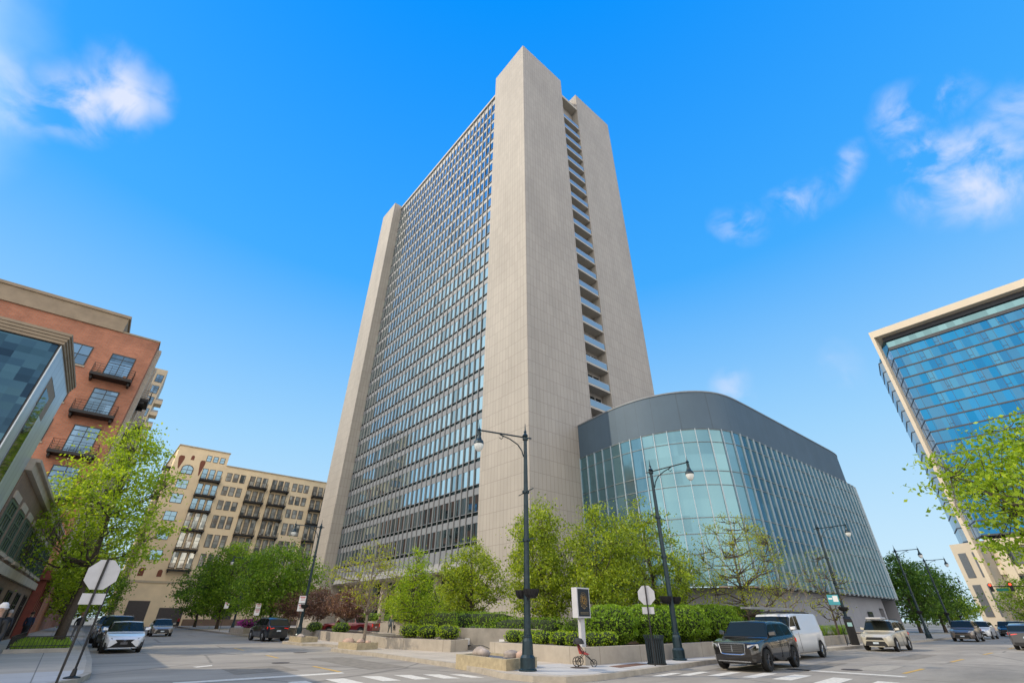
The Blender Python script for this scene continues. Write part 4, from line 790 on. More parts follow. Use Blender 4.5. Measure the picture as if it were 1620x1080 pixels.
def boulder(x, y, z, s, m, lb_, seed):
    r = np.random.default_rng(seed); me = MB(); nu, nv = 14, 9
    ph = r.uniform(0, 6, 6)
    for j in range(nv+1):
        a = -math.pi/2+math.pi*j/nv
        for i in range(nu):
            t_ = 6.2832*i/nu; d = (math.cos(a)*math.cos(t_), math.cos(a)*math.sin(t_), math.sin(a)); k = 1+.13*math.sin(3*d[0]+ph[0])+.12*math.sin(4*d[1]+ph[1])+.1*math.sin(5*d[2]+ph[2])+.06*math.sin(9*d[0]+7*d[1])
            me.v.append((x+d[0]*s[0]*k, y+d[1]*s[1]*k, z+max(-.4, d[2])*s[2]*k*.68))
    for j in range(nv):
        for i in range(nu): i2 = (i+1) % nu; me.f.append((j*nu+i, j*nu+i2, (j+1)*nu+i2, (j+1)*nu+i)); me.m.append(0)
    o = me.build('boulder', m, None, smooth=True); tag(o, lb_, 'boulder')
boulder(12.9, 16.9, .5, (.3, .34, .36), ROCKG, 'tall grey boulder at the left of the near gravel box', 1)
boulder(13.2, 15.55, .5, (.35, .3, .22), ROCKG, 'low grey boulder in the middle of the near gravel box', 2)
boulder(13.3, 15.05, .5, (.26, .24, .24), ROCK, 'round pink boulder beside the near lamp post', 3)
boulder(13.75, 15.8, .48, (.18, .2, .14), ROCK, 'small pink boulder at the back of the near gravel box', 4)
boulder(13.4, 30.5, .5, (.3, .36, .26), ROCK, 'pink boulder left of the pale-barked tree trunk', 5)
boulder(13.6, 29.3, .5, (.22, .25, .18), ROCK, 'pale boulder right of the pale-barked tree trunk', 6)
boulder(13.9, 28.95, .48, (.15, .15, .15), ROCK, 'smallest boulder at the right end of the tree box', 7)
boulder(14.3, 41.2, .48, (.3, .4, .2), ROCKG, 'grey boulder in the box behind the parked dark car', 8)
# ramp wall with lights
w = empty('ramp_wall'); tag(w, 'grey concrete wall beside the ramp with two square lights', 'wall')
fr = Fr((17.95, 26.4), (1.35, -5.2), (-5.2, -1.35)); g = MB(); fr.box(g, 0, 6.0, 0, 1.2, -.3, 0); g.build('wall', mat('grey_concrete', (.24, .22, .19), .85, 0, .22, 1.4, .2), w)
for u in (.95, 3.4): g = MB(); fr.box(g, u, u+.34, .35, .7, .004, .05); g.build('wall_light', mat('light_box', (.55, .55, .55), .5), w)
g = MB(); g.tube([fr.p(.4, .35, .5), fr.p(2.6, .42, .5), fr.p(4.2, .0, .5)], .025, 6); g.tube([fr.p(.5, .15, .5), fr.p(.5, .36, .5)], .02, 6); g.tube([fr.p(2.4, .15, .5), fr.p(2.4, .42, .5)], .02, 6)
tag(g.build('handrail', BLACK), 'thin dark handrail sloping down in front of the grey ramp wall', 'handrail')
g = MB(); g.prism([(19.3, 25.4), (19.0, 34), (24.5, 38.1), (27.9, 42.7), (29.0, 46.9), (28.6, 50.7), (26.6, 56.3), (25.9, 60.5), (34, 61), (34, 46), (40, 46), (40, 26), (22, 26)], .0, .95, bottom=False)
structure(g.build('raised_plaza', mat('plaza_paving', (.30, .27, .22), .85, 0, .15, 1)))
pw = empty('plaza_wall'); tag(pw, 'pale concrete plaza wall with small black lights behind the paved forecourt', 'wall')
wl = [(25.6, 60.5), (26.3, 56.2), (28.3, 50.6), (28.7, 46.8), (27.6, 42.6), (24.8, 38.0)]
for i, (a, b) in enumerate(zip(wl, wl[1:])):
    d = (Vector(b)-Vector(a)); f_ = Fr(a, d, (-d.y, d.x)) if False else Fr(a, d, (d.y, -d.x)); L = d.length
    if f_.n.x > 0: f_.n = -f_.n
    g = MB(); f_.box(g, 0.02, L-.02, 0, 1.4, -.35, 0); g.build('wall_panel', CONC2, pw)
    for u in (L*.3, L*.72): g = MB(); f_.box(g, u, u+.14, .75, 1.05, .004, .12); f_.box(g, u+.02, u+.12, .6, .74, .004, .05); g.build('wall_light', BLACK, pw)
g = MB(); g.box(18.9, 38.6, .15, 20.6, 43.0, .152); 
# bench
b = empty('bench', (20.2, 29.2, .15), R(95)); tag(b, 'black metal slatted bench beside the low shrubs', 'bench')
g = MB(); g.box(-.9, -.25, .42, .9, .25, .46); g.build('seat', BLACK, b)
g = MB()
for i in range(14): g.box(-.88+i*.135, .24, .46, -.84+i*.135, .27, .9)
g.box(-.92, .235, .86, .92, .275, .93); g.build('backrest', BLACK, b)
for sx in (-.85, .8): g = MB(); g.box(sx, -.24, 0, sx+.05, .24, .41); g.box(sx, -.26, .62, sx+.05, .24, .66); g.build('leg', BLACK, b)
# flower bed
shrub('bed of magenta flowers behind the low stone kerb down the left street', (17.1, 66.5, .6), (1.3, 2.3, .42), L_FLW, 1500, .13, 120, 2.2, 'flower_bed', 'flowers', stem=.1)
planter('low stone planter under the magenta flowers', [(15.7, 69.5), (15.7, 63.5), (18.6, 63.5), (18.6, 69.5)], .65)
# tree pit with railing on left pavement
tp = empty('tree_pit'); tag(tp, 'square pit of bright grass round the lime tree with a concrete kerb', 'tree pit')
g = MB(); q = [(-1.5, 35.2), (.95, 35.2), (1.15, 47), (-1.3, 47)]; 
planter('concrete kerb round the grass pit on the left pavement', q, .32, .15, soil=False, m=CONC, name='pit_kerb', cat='kerb')
g.poly([(-1.3, 35.4, .25), (.8, 35.4, .25), (1.0, 46.8, .25), (-1.15, 46.8, .25)]); g.build('soil', SOIL, tp)
r = np.random.default_rng(5); m = MB()
for j in range(2600):
    x, y = r.uniform(-1.28, .9), r.uniform(35.4, 46.8); a = r.uniform(0, 6.28); hh = r.uniform(.15, .34)
    m.quad((x-.02, y, .25), (x+.02, y, .25), (x+.02+math.cos(a)*.08, y+math.sin(a)*.08, .25+hh), (x-.0+math.cos(a)*.08, y+math.sin(a)*.08, .25+hh))
go = m.build('grass', L_HDG); tag(go, 'bright green grass filling the railed tree pit', 'grass', kind='stuff')
for side, (x0, y0, x1, y1), lb_ in ((0, (-1.42, 35.28, .87, 35.28), 'low black railing along the near side of the tree pit'), (1, (-1.42, 35.28, -1.25, 46.9), 'low black railing along the building side of the tree pit')):
    m = MB(); n = int(math.hypot(x1-x0, y1-y0)/.14)
    for i in range(n+1): f = i/n; x, y = x0+(x1-x0)*f, y0+(y1-y0)*f; m.box(x-.01, y-.01, .32, x+.01, y+.01, .82)
    d = Vector((x1-x0, y1-y0)).normalized(); nn = Vector((-d.y, d.x))*.015
    for z in (.42, .80): m.hexa([(x0-nn.x, y0-nn.y, z), (x1-nn.x, y1-nn.y, z), (x1+nn.x, y1+nn.y, z), (x0+nn.x, y0+nn.y, z), (x0-nn.x, y0-nn.y, z+.03), (x1-nn.x, y1-nn.y, z+.03), (x1+nn.x, y1+nn.y, z+.03), (x0+nn.x, y0+nn.y, z+.03)])
    tag(m.build('pit_railing', BLACK), lb_, 'railing')

# ------------------------------------------------------------------ lamp posts
LAMPG = mat('blue_green_iron', (.014, .032, .042), .35, .35, .3, 6)
GLOBE = mat('frosted_globe', (.72, .74, .72), .2, 0, .05, 3, coat=.5)
def lamp(label, base, az, H=8.75):
    o = empty('street_lamp', base, az); tag(o, label, 'street lamp', 'black street lamps with curved arms')
    g = MB(); g.lathe([(.31, 0), (.31, .05), (.26, .08), (.26, .38), (.20, .46), (.18, .85), (.14, .95)], (0, 0, 0), 12); g.lathe([(.16, .96), (.16, 1.0), (.13, 1.02)], (0, 0, 0), 12); g.build('base', LAMPG, o)
    g = MB(); g.lathe([(.125, .95), (.108, 3), (.09, 6), (.072, 8.05), (.12, 8.08), (.12, 8.16), (.07, 8.2), (.07, 8.35)], (0, 0, 0), 12); g.build('pole', LAMPG, o, smooth=False)
    g = MB(); g.lathe([(.07, 8.35), (.13, 8.42), (.07, 8.5), (.05, 8.56), (.07, 8.6), (.03, 8.66), (.012, 8.95), (.001, 9.0)], (0, 0, -.15), 10); g.build('finial', LAMPG, o)
    g = MB(); g.tube([(-.28, 0, 8.18), (2.05, 0, 8.28)], .035, 8); g.tube([(.09, 0, 7.35), (.16, 0, 7.6), (.35, 0, 7.85), (.7, 0, 8.05), (1.15, 0, 8.2)], .025, 6)
    g.tube([(1.05, 0, 8.18), (1.0, 0, 8.08), (1.08, 0, 8.0), (1.16, 0, 8.06)], .018, 6); g.lathe([(.05, 0), (.09, .04), (.05, .1), (.02, .14), (.001, .4)], (2.05, 0, 8.24), 8); g.build('arm', LAMPG, o)
    g = MB(); g.lathe([(.04, 0), (.07, -.05), (.07, -.22), (.1, -.3), (.11, -.36), (.19, -.46), (.21, -.56), (.205, -.58)], (2.05, 0, 8.25), 12); lum = g.build('lantern', LAMPG, o)
    g = MB(); g.lathe([(.20, -.585), (.19, -.68), (.14, -.80), (.07, -.87), (.001, -.9)], (2.05, 0, 8.25), 12); g.build('globe', GLOBE, lum, smooth=True)
    for z in (5.9, 4.1): g = MB(); g.tube([(0, -.85, z+.04), (0, .85, z-.04)], .018, 6); g.lathe([(.15, z-.05), (.15, z+.05)], (0, 0, 0), 10); g.build('banner_rod', LAMPG, o)
    for s_ in (-1, 1):
        g = MB(); g.lathe([(.001, -.30), (.12, -.27), (.22, -.18), (.27, -.05), (.28, 0), (.24, 0), (.2, -.05)], (0, s_*.45, 2.42), 12)
        for k in range(12): a = 6.283*k/12; g.tube([(.285*math.cos(a), s_*.45+.285*math.sin(a), 2.42), (.24*math.cos(a), s_*.45+.24*math.sin(a), 2.24), (.12*math.cos(a), s_*.45+.12*math.sin(a), 2.13)], .01, 4)
        g.tube([(0, s_*.14, 2.1), (0, s_*.3, 2.16)], .02, 6); g.build('hanging_basket', BLACK, o)
    return o
l1 = lamp('tall lamp post standing by the gravel box, the tallest in the picture', (12.68, 14.05, .15), R(158))
def lamp_copy(label, loc, az):
    c = copy_tree(l1); c.location = loc; c.rotation_euler.z = az; c['label'] = label
lamp_copy('lamp post behind the litter bin in front of the teal glass corner', (21.2, 13.6, .15), R(-84))
lamp_copy('lamp post with a tree round it in front of the ribbed glass side', (46.6, 14.6, .15), R(-80))
lamp_copy('lamp post just right of the podium end, against the sky', (69, 14.6, .15), R(-78))
lamp_copy('second lamp post beyond the podium, its arm crossing the sky', (83, 14.9, .15), R(-78))
lamp_copy('farthest lamp post on the right street', (122, 20.2, .15), R(-70))
lamp_copy('lamp post behind the parked dark car with white parking signs on it', (14.55, 42.6, .15), R(162))
lamp_copy('lamp post hidden among the dense green trees', (16.7, 73, .15), R(165))
# ------------------------------------------------------------------ signs
SGREY = mat('sign_back_aluminium', (.40, .41, .44), .45, .4, .08, 3); WHT = mat('sign_white', (.72, .72, .72), .5, 0, .04, 3); RED = mat('sign_red', (.5, .03, .03), .5); TEAL = mat('sign_teal', (.05, .30, .36), .5, 0, .1, 2)
def stop_sign(label, base, az, zc=2.5, small=True, r=.38, h_=None, zs=1.85):
    o = empty('stop_sign', base, az); tag(o, label, 'stop sign')
    g = MB(); g.box(-.03, -.02, 0, .03, .02, zc+r+.02); 
    for i in range(int(zc/.3)): g.box(-.032, -.006, .3+.3*i, .032, .006, .33+.3*i)
    g.build('post', BLACK, o)
    g = MB(); g.mi(0); oc = [(.03, r/math.cos(R(22.5))*math.cos(R(22.5+45*k)), zc+r/math.cos(R(22.5))*math.sin(R(22.5+45*k))) for k in range(8)]
    g.poly(oc); g.mi(1); g.poly([(.038, a, b) for _, a, b in oc][::-1])
    g.mi(0)
    for a, b in zip(oc, oc[1:]+oc[:1]): g.quad(a, b, (.038, b[1], b[2]), (.038, a[1], a[2]))
    g.build('sign_plate', [SGREY, RED], o)
    if small: g = MB(); g.box(.025, -.24, zs-.12, .035, .24, zs+.12); g.build('lower_plate', SGREY, o)
    return o
stop_sign('back of a large octagonal stop sign on the leaning-looking left post', (.45, 16.6, .15), R(75), 2.42, True, .335, zs=1.88)
stop_sign('small stop sign seen from behind on a post beside the litter bin', (17.95, 12.62, .15), R(20), 2.36, True, .34, zs=1.82)
o = empty('sign_post', (.85, 20.4, .15)); tag(o, 'second thin black post with a round base right behind the left stop sign', 'sign post')
g = MB(); g.tube([(0, 0, 0), (0, 0, 2.75)], .03, 8); g.build('post', BLACK, o)
g = MB(); g.lathe([(.2, 0), (.2, .03), (.07, .06), (.05, .22), (.03, .24)], (0, 0, 0), 14); g.build('base', BLACK, o)
g = MB(); g.box(.03, -.2, 2.4, .04, .2, 2.75); g.build('sign_plate', SGREY, o)
def textobj(name, s, size, m, parent, loc, rot, ext=.002):
    c = bpy.data.curves.new(name, 'FONT'); c.body = s; c.size = size; c.extrude = ext; c.align_x = 'CENTER'; c.align_y = 'CENTER'; c.materials.append(m)
    o = bpy.data.objects.new(name, c); COL.objects.link(o); o.parent = parent; o.location = loc; o.rotation_euler = rot; return o
def plate_sign(label, base, az, plates, H=2.5, cat='sign'):
    o = empty('parking_sign', base, az); tag(o, label, cat)
    g = MB(); g.box(-.025, -.02, 0, .025, .02, H); g.build('post', BLACK, o)
    for z0, z1, w in plates:
        g = MB(); g.mi(0).box(-.05, -w, z0, -.035, w, z1); g.mi(1).box(-.056, -w*.8, z1-.11, -.052, w*.8, z1-.05)
        for k in range(2): g.box(-.056, -w*.7, z1-.2-.1*k, -.052, w*.5, z1-.17-.1*k)
        g.build('sign_plate', [WHT, RED], o)
    return o
plate_sign('pair of white and red parking signs on the lamp post by the parked car', (14.2, 42.35, .15), R(75), [(2.5, 3.0, .24), (1.95, 2.45, .24)], 3.0)
plate_sign('small white and red parking sign down the left street, left of the parked car', (14.9, 57, .15), R(75), [(2.3, 2.75, .24), (1.7, 2.25, .24)], 2.8)
plate_sign('small white sign on a post in front of the dense green trees', (16.0, 76, .15), R(75), [(2.5, 3.2, .25)], 3.2)
o = empty('pay_sign', (43.2, 14.0, .15), R(27)); tag(o, 'teal and white parking pay sign on a black post behind the white van', 'sign')
g = MB(); g.box(-.03, -.02, 0, .03, .02, 3.2); g.build('post', BLACK, o)
g = MB(); g.mi(0).box(-.06, -.36, 2.5, -.035, .36, 3.15); g.mi(1).box(-.066, -.30, 2.7, -.062, .02, 3.08).box(-.066, .06, 2.85, -.062, .30, 2.95); g.build('sign_plate', [TEAL, WHT], o)
o = empty('parking_meter', (45.0, 14.05, .15), R(27)); tag(o, 'black pay station box beside the teal parking sign', 'pay station')
g = MB(); g.box(-.22, -.25, 0, .22, .25, 1.55); g.prism([(-.2, -.24), (.2, -.24), (.2, .24), (-.2, .24)], 1.55, [1.62, 1.8, 1.8, 1.62]); g.build('cabinet', BLACK, o, bevel=.03)
g = MB(); g.box(-.235, -.15, 1.15, -.222, .15, 1.4); g.build('screen', mat('meter_screen', (.3, .5, .5), .3), o)
# notice sign with gold emblem
o = empty('notice_sign', (16.45, 14.85, .7), R(93)); tag(o, 'white-framed black notice sign with gold emblem on a white post at the planter corner', 'sign')
WF = mat('white_powder_coat', (.50, .50, .52), .45, 0, .06, 2)
g = MB(); g.box(-.02, -.13, -.5, .12, .13, 1.0); g.build('post', WF, o)
g = MB(); g.box(-.14, -.42, 1.0, .14, .42, 2.1); g.build('cabinet', WF, o, bevel=.01)
g = MB(); g.box(-.152, -.36, 1.06, -.142, .36, 2.05); g.build('black_panel', mat('panel_black', (.006, .008, .012), .35, 0, .2, 2), o)
GOLD = mat('gold_emblem', (.32, .20, .05), .5, .2, .25, 20)
g = MB()
for k in range(8):
    a = R(45*k+22.5); c = (0, math.cos(a)*.085, 1.64+math.sin(a)*.105); g.tube([(-.156, c[1]-.03*math.sin(a), c[2]+.03*math.cos(a)), (-.158, c[1]*1.5, 1.64+(c[2]-1.64)*1.5), (-.156, c[1]+.03*math.sin(a), c[2]-.03*math.cos(a))], .016, 4)
def ring(g, ry, rz_, t, n=28, dots=False):
    for k in range(n):
        a0, a1 = 6.283*k/n, 6.283*(k+(.55 if dots else 1))/n
        g.tube([(-.155, ry*math.cos(a0), 1.64+rz_*math.sin(a0)), (-.155, ry*math.cos(a1), 1.64+rz_*math.sin(a1))], t, 4)
ring(g, .17, .215, .008); ring(g, .22, .28, .008, 22, True); ring(g, .06, .075, .012)
g.build('gold_emblem', GOLD, o)
g = MB()
for y, z in ((-.17, 1.42), (.17, 1.42), (0, 1.33), (-.06, 1.36), (.06, 1.36)): g.lathe([(.018, -.018), (.018, .018)], (-.156, y, z), 6)
for z in (1.19, 1.14): 
    for k in range(12): g.box(-.158, -.27+.045*k, z, -.153, -.24+.045*k, z+.018)
g.build('emblem_dots', mat('tarnished_gold', (.28, .22, .12), .5), o)
# litter bin
o = empty('litter_bin', (18.55, 12.95, .15)); tag(o, 'black slatted steel litter bin beside the small stop sign', 'litter bin')
g = MB(); g.lathe([(.30, .02), (.31, .85), (.27, .86), (.26, .3)], (0, 0, 0), 20); g.build('drum', mat('bin_dark', (.008, .009, .01), .6), o)
g = MB()
for k in range(24):
    a = 6.283*k/24; g.tube([(.33*math.cos(a), .33*math.sin(a), .04), (.345*math.cos(a), .345*math.sin(a), .8), (.40*math.cos(a), .40*math.sin(a), .98)], .022, 4)
g.build('slat', mat('bin_steel', (.02, .035, .045), .35, .4, .3, 6), o)
g = MB(); g.lathe([(.37, 0), (.37, .05), (.3, .05)], (0, 0, 0), 20); g.build('base', BLACK, o)
# stroller
o = empty('pushchair', (15.5, 13.95, .15), R(-60)); o.scale = (.95, .95, .95); tag(o, 'small pushchair with a red seat in front of the planter corner', 'pushchair')
for i, (x, y, r_) in enumerate(((.32, .0, .13), (-.3, .22, .17), (-.3, -.22, .17))):
    g = MB(); g.lathe([(r_*.86, -.02), (r_, -.015), (r_, .015), (r_*.86, .02)], (x, y, r_), 16, axis='y'); 
    for k in range(6): a = k*1.047; g.tube([(x, y, r_), (x+r_*.9*math.cos(a), y, r_+r_*.9*math.sin(a))], .008, 4)
    g.build('wheel', BLACK, o)
g = MB(); g.tube([(.32, 0, .14), (-.1, .2, .5), (-.5, .22, 1.02)], .014, 5); g.tube([(.32, 0, .14), (-.1, -.2, .5), (-.5, -.22, 1.02)], .014, 5); g.tube([(-.5, -.22, 1.02), (-.5, .22, 1.02)], .02, 5); g.tube([(-.3, .22, .17), (0, .2, .5)], .013, 5); g.tube([(-.3, -.22, .17), (0, -.2, .5)], .013, 5); g.build('frame', BLACK, o)
g = MB(); g.hexa([(-.2, -.17, .42), (.15, -.17, .40), (.15, .17, .40), (-.2, .17, .42), (-.3, -.18, .8), (-.16, -.18, .52), (-.16, .18, .52), (-.3, .18, .8)]); g.build('seat', mat('red_fabric', (.35, .05, .04), .9, 0, .2, 8), o)
g = MB(); g.lathe([(.23, 0), (.21, .10), (.14, .18), (.001, .21)], (-.24, 0, .74), 12, arc=1); g.build('hood', mat('dark_fabric', (.03, .03, .03), .9), o, smooth=True)
# traffic signal far right
o = empty('traffic_signal', (95, -.4, .15)); tag(o, 'traffic signal arm with red lights and green street sign, far right', 'traffic signal')
g = MB(); g.lathe([(.16, 0), (.1, .3), (.09, 6.0)], (0, 0, 0), 10); g.tube([(0, 0, 5.4), (0, 11.6, 5.55)], .06, 6); g.build('mast_arm', BLACK, o)
RL = mat('red_signal_lamp', (.6, .02, .01), .4, emit=(1, .06, .02), estr=2.2)
for y in (11.5, 9.5, 2.4):
    g = MB(); g.box(-.15, y-.17, 4.95, .12, y+.17, 5.95); hsg = g.build('signal_head', BLACK, o); g = MB(); g.lathe([(.001, -.2), (.1, -.19), (.13, -.155)], (0, 0, 0), 12, axis='y')
    for v in range(len(g.v)): x_, y_, z_ = g.v[v]; g.v[v] = (y_, y+x_, 5.75+z_)
    g.build('red_lamp', RL, hsg)
g = MB(); g.box(-.03, 9.9, 5.0, .0, 11.1, 5.3); sg = g.build('street_name_sign', mat('street_sign_green', (.0, .16, .10), .5), o)
# yellow bike racks
for x, y, lb_ in ((53, 14.7, 'yellow hoop bike rack behind the tan car, left of it'), (60, 14.6, 'yellow hoop bike rack right of the tan car')):
    g = MB(); g.tube([(x, y, .15), (x, y, .85), (x+.1, y, .95), (x+.8, y, .95), (x+.9, y, .85), (x+.9, y, .15)], .035, 6); g.tube([(x, y, .55), (x+.9, y, .55)], .03, 6)
    tag(g.build('bike_rack', mat('yellow_paint', (.55, .33, .02), .5)), lb_, 'bike rack')

# ------------------------------------------------------------------ vehicles
TYRE = mat('tyre_rubber', (.012, .012, .012), .85); RIM = mat('alloy_rim', (.30, .31, .32), .3, .8, .1, 4); RIMD = mat('dark_alloy_rim', (.07, .07, .075), .35, .7, .1, 4)
CGL = glassy('car_glass', (.014, .018, .016), (.26, .27, .24), .10, .05); TRIM = mat('black_trim', (.012, .012, .013), .5); CHR = mat('chrome_trim', (.55, .55, .55), .18, 1)
HEADL = mat('headlight_glass', (.36, .37, .38), .25, .0, .2, 20, coat=1); TAILL = mat('tail_light', (.42, .015, .01), .25, 0, .1, 6, coat=1, emit=(.8, .02, .01), estr=.35); PLATE = mat('number_plate', (.45, .52, .58), .5, 0, .15, 12); DPLATE = mat('dark_plate', (.08, .08, .085), .5, 0, .3, 30)
def paint(name, c, metal=.25, rough=.28): return mat(name, c, rough, metal, .03, .8, coat=1)
def interp(cv, x):
    if x <= cv[0][0]: return cv[0][1]
    for (a, va), (b, vb) in zip(cv, cv[1:]):
        if x <= b:
            t_ = (x-a)/(b-a); return va+(vb-va)*t_
    return cv[-1][1]
def smooth_interp(cv, x, w=.09): return sum(interp(cv, x+w*k) for k in (-1, -.5, 0, .5, 1))/5
def car(name, label, cat, loc, rz, pm, kind='suv', rim=None, group=None, L=4.7, W=1.88, H=1.68, grille='wide', plate=PLATE, rails=False, detail=True, frontparts=True):
    o = empty(name, loc, rz); tag(o, label, cat, group); rim = rim or RIM
    h = L/2; wr = .36 if kind in ('suv', 'van', 'pickup') else .33
    xf, xr = h-.92, -h+(.98 if kind != 'pickup' else 1.15); W2 = W/2
    if kind == 'suv':
        belt = [(-h, .98), (-h+.15, 1.08), (-h+.5, 1.12), (0, 1.06), (h-1.45, 1.04), (h-.9, 1.0), (h-.3, .90), (h, .72)]
        roof = [(-h, .98), (-h+.12, 1.1), (-h+.55, H-.12), (-h+1.0, H-.02), (-.2, H), (.45, H-.03), (h-1.38, 1.05), (h, .72)]; glf = (.5, h-1.42); glr = (-h+.12, -h+.52); sg = (-h+.62, h-1.55)
    elif kind == 'sedan':
        belt = [(-h, .86), (-h+.2, 1.0), (-h+.9, 1.02), (0, .95), (h-1.4, .92), (h-.8, .86), (h-.2, .74), (h, .58)]
        roof = [(-h, .86), (-h+.2, 1.0), (-h+.8, 1.04), (-h+1.55, H-.07), (-.5, H), (.25, H-.02), (h-1.35, .93), (h, .58)]; glf = (.3, h-1.38); glr = (-h+.85, -h+1.5); sg = (-h+1.15, h-1.6)
    elif kind == 'van':
        belt = [(-h, 1.1), (-h+.1, 1.2), (0, 1.2), (h-1.35, 1.2), (h-1.0, 1.12), (h-.3, .95), (h, .7)]
        roof = [(-h, 1.1), (-h+.06, 1.5), (-h+.2, H-.08), (-h+.5, H), (.6, H), (1.2, H-.06), (h-.95, 1.14), (h, .7)]; glf = (1.25, h-1.0); glr = (-h, -h+.1); sg = (h-2.5, h-1.25)
    else:
        belt = [(-h, 1.0), (-h+.1, 1.08), (-.75, 1.08), (0, 1.08), (h-1.5, 1.08), (h-.3, 1.02), (h, .8)]
        roof = [(-h, 1.0), (-h+.1, 1.085), (-1.05, 1.085), (-.8, H-.08), (-.4, H), (.55, H-.02), (h-1.6, 1.1), (h, .8)]; glf = (.6, h-1.65); glr = (-1.03, -.82); sg = (-.85, h-1.85)
    wid = [(-h, .80), (-h+.12, .92), (-h+.5, .98), (-.3, 1), (h-.9, .99), (h-.35, .93), (h-.08, .80), (h, .70)]
    n = 56; xs = [-h+L*i/(n-1) for i in range(n)]
    S = []; cabin = []
    for x in xs:
        b = smooth_interp(belt, x, .05); t_ = max(b+.004, smooth_interp(roof, x, .06)); w = W2*smooth_interp(wid, x, .05)
        c = min(1, (t_-b)/(H-1.05)); c = max(0, c); floor = .24; sill = .30
        for xw in (xf, xr):
            q = (wr+.055)**2-(x-xw)**2
            if q > 0: sill = max(sill, wr+math.sqrt(q))
        sill = min(sill, b-.06); ends = min(1, (h-abs(x))/.25)
        sill2 = max(sill, .30); wt = w*(.95-(.17 if kind != 'van' else .08)*c); wk = w*(.74 if kind != 'van' else .84)
        cr = .035*(.4+.6*c)
        mid = sill+(b-sill)*.5
        S.append([(x, 0, floor), (x, w*.62, floor), (x, w*.62, sill2-.01), (x, w*.985, sill2), (x, w*1.0, mid), (x, w*.985, b-.05), (x, w*.955, b), (x, wt, t_-.06*c), (x, wk*(1-.04*(1-c))+(wt-wk)*(1-c), t_+.01), (x, 0, t_+cr)]); cabin.append((b, t_, c))
    m = MB(); K = len(S[0])
    for s_ in (1, -1):
        base = len(m.v)
        for row in S: m.v += [(p[0], p[1]*s_, p[2]) for p in row]
        for i in range(n-1):
            for k in range(K-1):
                f = (base+i*K+k, base+(i+1)*K+k, base+(i+1)*K+k+1, base+i*K+k+1); m.f.append(f if s_ > 0 else f[::-1]); m.m.append(1 if k < 3 else 0)
    for row, fl in ((S[0], 0), (S[-1], 1)):
        ring_ = row[1:]+[(p[0], -p[1], p[2]) for p in row[:0:-1]]
        c0 = (row[0][0]+(.05 if fl else -.05)*0, 0, .6); bi = len(m.v); m.v += ring_; m.f.append(tuple(range(bi, bi+len(ring_))) if not fl else tuple(range(bi+len(ring_)-1, bi-1, -1))); m.m.append(0)
    body = m.build('body', [pm, TRIM], o)
    me = body.data; me.polygons.foreach_set('use_smooth', [len(p.vertices) == 4 and m.m[p.index] == 0 for p in me.polygons])
    def patch(nm, i0, i1, ks, mtl, off=.006, both=True, par=o):
        g = MB()
        for s_ in ((1, -1) if both else (1,)):
            for i in range(i0, i1):
                for k in ks:
                    P_ = [Vector((p[0], p[1]*s_, p[2])) for p in (S[i][k], S[i+1][k], S[i+1][k+1], S[i][k+1])]
                    nn = (P_[1]-P_[0]).cross(P_[3]-P_[0])
                    if nn.length < 1e-9: nn = (P_[2]-P_[1]).cross(P_[0]-P_[1])
                    nn.normalize(); nn = nn*(-1 if s_ > 0 else 1)
                    if nn.dot(Vector((0, P_[0].y, .3))) < 0 and k >= 6 and abs(P_[0].y) > .05: nn = -nn
                    if k >= 7 and nn.z < 0: nn = -nn
                    P_ = [q+nn*off for q in P_]
                    if (P_[1]-P_[0]).cross(P_[2]-P_[0]).dot(nn) < 0: P_ = P_[::-1]
                    g.quad(*P_)
        return g.build(nm, mtl, par)
    ix = lambda x: max(0, min(n-1, int(round((x+h)/L*(n-1)))))
    patch('windscreen', ix(glf[0]), ix(glf[1]), (7, 8), CGL); 
    if kind != 'van': patch('rear_window', ix(glr[0]), ix(glr[1]), (7, 8), CGL)
    # side windows, cut by pillars, upper part between belt (k=6) and roof edge (k=7)
    a, b_ = sg; cuts = [(a, a+(b_-a)*.30), (a+(b_-a)*.335, a+(b_-a)*.63), (a+(b_-a)*.66, b_)] if kind in ('suv', 'sedan') else ([(a, a+(b_-a)*.47), (a+(b_-a)*.52, b_)] if kind == 'pickup' else [(a+.1, a+(b_-a)*.42), (a+(b_-a)*.47, b_)])
    for s_ in (1, -1):
        for c0, c1 in cuts:
            g = MB(); st = 8
            for j in range(st):
                xa, xb2 = c0+(c1-c0)*j/st, c0+(c1-c0)*(j+1)/st; q = []
                for x, hi in ((xa, 0), (xb2, 0), (xb2, 1), (xa, 1)):
                    fi = (x+h)/L*(n-1); i0 = min(n-2, int(fi)); fr_ = fi-i0
                    lo = Vector(S[i0][6]).lerp(Vector(S[i0+1][6]), fr_); up_ = Vector(S[i0][7]).lerp(Vector(S[i0+1][7]), fr_)
                    v = lo.lerp(up_, .93 if hi else .07); q.append(Vector((x, (v.y+.008)*s_, v.z+.003)))
                g.quad(*(q if s_ < 0 else q[::-1]))
            g.build('side_window', CGL, o)
